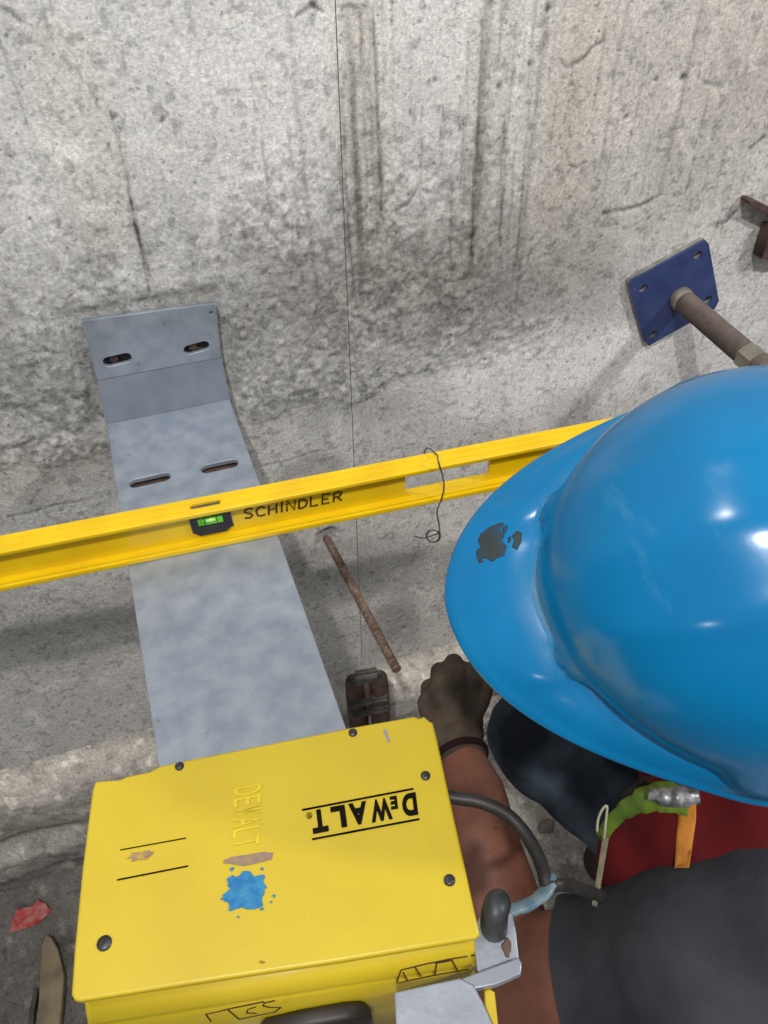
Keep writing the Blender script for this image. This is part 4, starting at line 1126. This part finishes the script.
for pts, wv in rings:
    r_ = [bm.verts.new(hatC + HR @ p) for p in pts]
    for i, p in enumerate(pts):
        th = 2 * math.pi * i / NT; wl_.append(wv * max(0, math.cos(th)) ** 1.5)
    if prev:
        for i in range(NT): bm.faces.new((prev[i], prev[(i + 1) % NT], r_[(i + 1) % NT], r_[i]))
    prev = r_
tp = bm.verts.new(hatC + HR @ V((0, 0, HC + .0020))); wl_.append(0)
for i in range(NT): bm.faces.new((prev[i], prev[(i + 1) % NT], tp))
me = bpy.data.meshes.new('shell'); bmesh.ops.recalc_face_normals(bm, faces=bm.faces); bm.to_mesh(me); bm.free()
a_ = me.attributes.new('wear', 'FLOAT', 'POINT'); a_.data.foreach_set('value', wl_)
hat_tree = bvh_of([me])
so_ = link('shell', me, M['hat'], HH, True)
sd_ = so_.modifiers.new('solid', 'SOLIDIFY'); sd_.thickness = .0025; sd_.offset = -1
# suspension band and chin strap inside
bm = bmesh.new(); bp = [hatC + HR @ V((.088 * math.cos(t), .072 * math.sin(t), .006)) for t in [2 * math.pi * i / 60 for i in range(61)]]
prev = None
for p in bp:
    r_ = [bm.verts.new(p + hU * .014), bm.verts.new(p - hU * .014)]
    if prev: bm.faces.new((prev[0], prev[1], r_[1], r_[0]))
    prev = r_
bmesh.ops.solidify(bm, geom=bm.faces[:], thickness=.0015); bm_link('headband', bm, M['black'], HH, True)
bm = bmesh.new(); add_tube(bm, smooth_path([hl(-.02, .098, .004), hl(.0, .094, -.05), hl(.045, .06, -.12), hl(.066, .0, -.160), hl(.045, -.06, -.12), hl(.0, -.094, -.05), hl(-.02, -.098, .004)], 8), .0050, 8, .3)
bm_link('chin_strap', bm, mat('dark green webbing', srgb(36, 48, 34), srgb(50, 60, 40), 60, .8), HH, True)
# dark smudges on the peak
for poly in ([(478, 541), (481, 534), (490, 527), (497, 524), (504, 523), (500, 531), (505, 533), (502, 541), (507, 546), (504, 556), (497, 558), (492, 562), (485, 558), (480, 560), (476, 552), (481, 547)],
             [(512, 536), (517, 531), (522, 533), (521, 543), (517, 550), (512, 547), (514, 541)], [(503, 527), (508, 525), (507, 531), (502, 535)], [(476, 555), (480, 557), (484, 562), (479, 563)], [(508, 538), (511, 536), (511, 541), (508, 543)]):
    try: bm = patch(hat_tree, poly, .0003, 3, .0004); bm_link('smudge', bm, M['smudge'], so_, True, 'dark dried smudge')
    except Exception as ex_: print('smudge', ex_)

# ------------------------------------------------------------------ litter on the floor
p = floor_at(32, 918)
WP = [floor_at(*q, .004 + .012 * random.random()) for q in ((10, 934), (14, 921), (20, 912), (33, 908), (40, 902), (48, 906), (52, 912), (46, 920), (34, 927), (22, 931))]
bm = bmesh.new(); c = bm.verts.new(floor_at(31, 918, .022)); vs = [bm.verts.new(q) for q in WP]
for i in range(len(vs)): bm.faces.new((c, vs[i], vs[(i + 1) % len(vs)]))
bmesh.ops.recalc_face_normals(bm, faces=bm.faces); bmesh.ops.subdivide_edges(bm, edges=bm.edges[:], cuts=2, use_grid_fill=True)
for v in bm.verts: v.co.z += .006 * noise.noise(v.co * 60)
bmesh.ops.solidify(bm, geom=bm.faces[:], thickness=.0008)
tag(bm_link('wrapper', bm, M['wrapper'], None), 'crumpled red and pink wrapper lying on the dark floor at left', 'wrapper')
def plank(pxs, name, label, m, th=.018, cat='wood scrap'):
    P = [floor_at(*q) for q in pxs]; zz_ = sum(p.z for p in P) / len(P) + th * .55
    P = [onZ(*q, zz_ + th / 2) for q in pxs]
    me = slab_mesh([[(p.x, p.y) for p in P]], th, frame(V((0, 0, zz_)), V((1, 0, 0)), V((0, 1, 0)), V((0, 0, 1))), .002)
    return tag(link(name, me, m), label, cat)
plank([(46, 934), (52, 938), (58, 950), (64, 975), (62, 1000), (58, 1040), (34, 1045), (38, 1010), (40, 970), (42, 945)], 'wood_offcut', 'pale brown pointed wood offcut on the floor left of the yellow case', M['wood'])
plank([(34, 988), (38, 990), (34, 1012), (31, 1045), (25, 1045), (29, 1010)], 'dark_stick', 'thin blackish stick lying along the pale wood offcut', M['wood_dark'], .012, 'stick')
def stone(px, py, r, name, label, m, sq=.5, cat='stone', sd=0):
    c = floor_at(px, py); bm = bmesh.new(); bmesh.ops.create_icosphere(bm, subdivisions=3, radius=1)
    for v in bm.verts:
        v.co *= 1 + .35 * noise.noise(v.co * 1.3 + V((sd * 5.1, 0, 0))); v.co = V((v.co.x * r * 1.2, v.co.y * r, v.co.z * r * sq)) + c + V((0, 0, r * sq * .6))
    return tag(bm_link(name, bm, m, None, True), label, cat)
stone(546, 827, .015, 'pebble', 'flat oval pebble on the floor between the forearm and the jeans', M['stone'], .35, sd=1)
# bright ring by the glove
c = floor_at(478, 730, .012)
bm = bmesh.new(); R_ = .011; add_tube(bm, [c + V((R_ * math.cos(t), R_ * .8 * math.sin(t), .002 * math.sin(2 * t))) for t in [2 * math.pi * i / 28 for i in range(29)]], .0022, 8, cap=False)
tag(bm_link('metal_ring', bm, M['chrome'], None, True), 'small bright metal ring on the floor just right of the glove', 'ring')
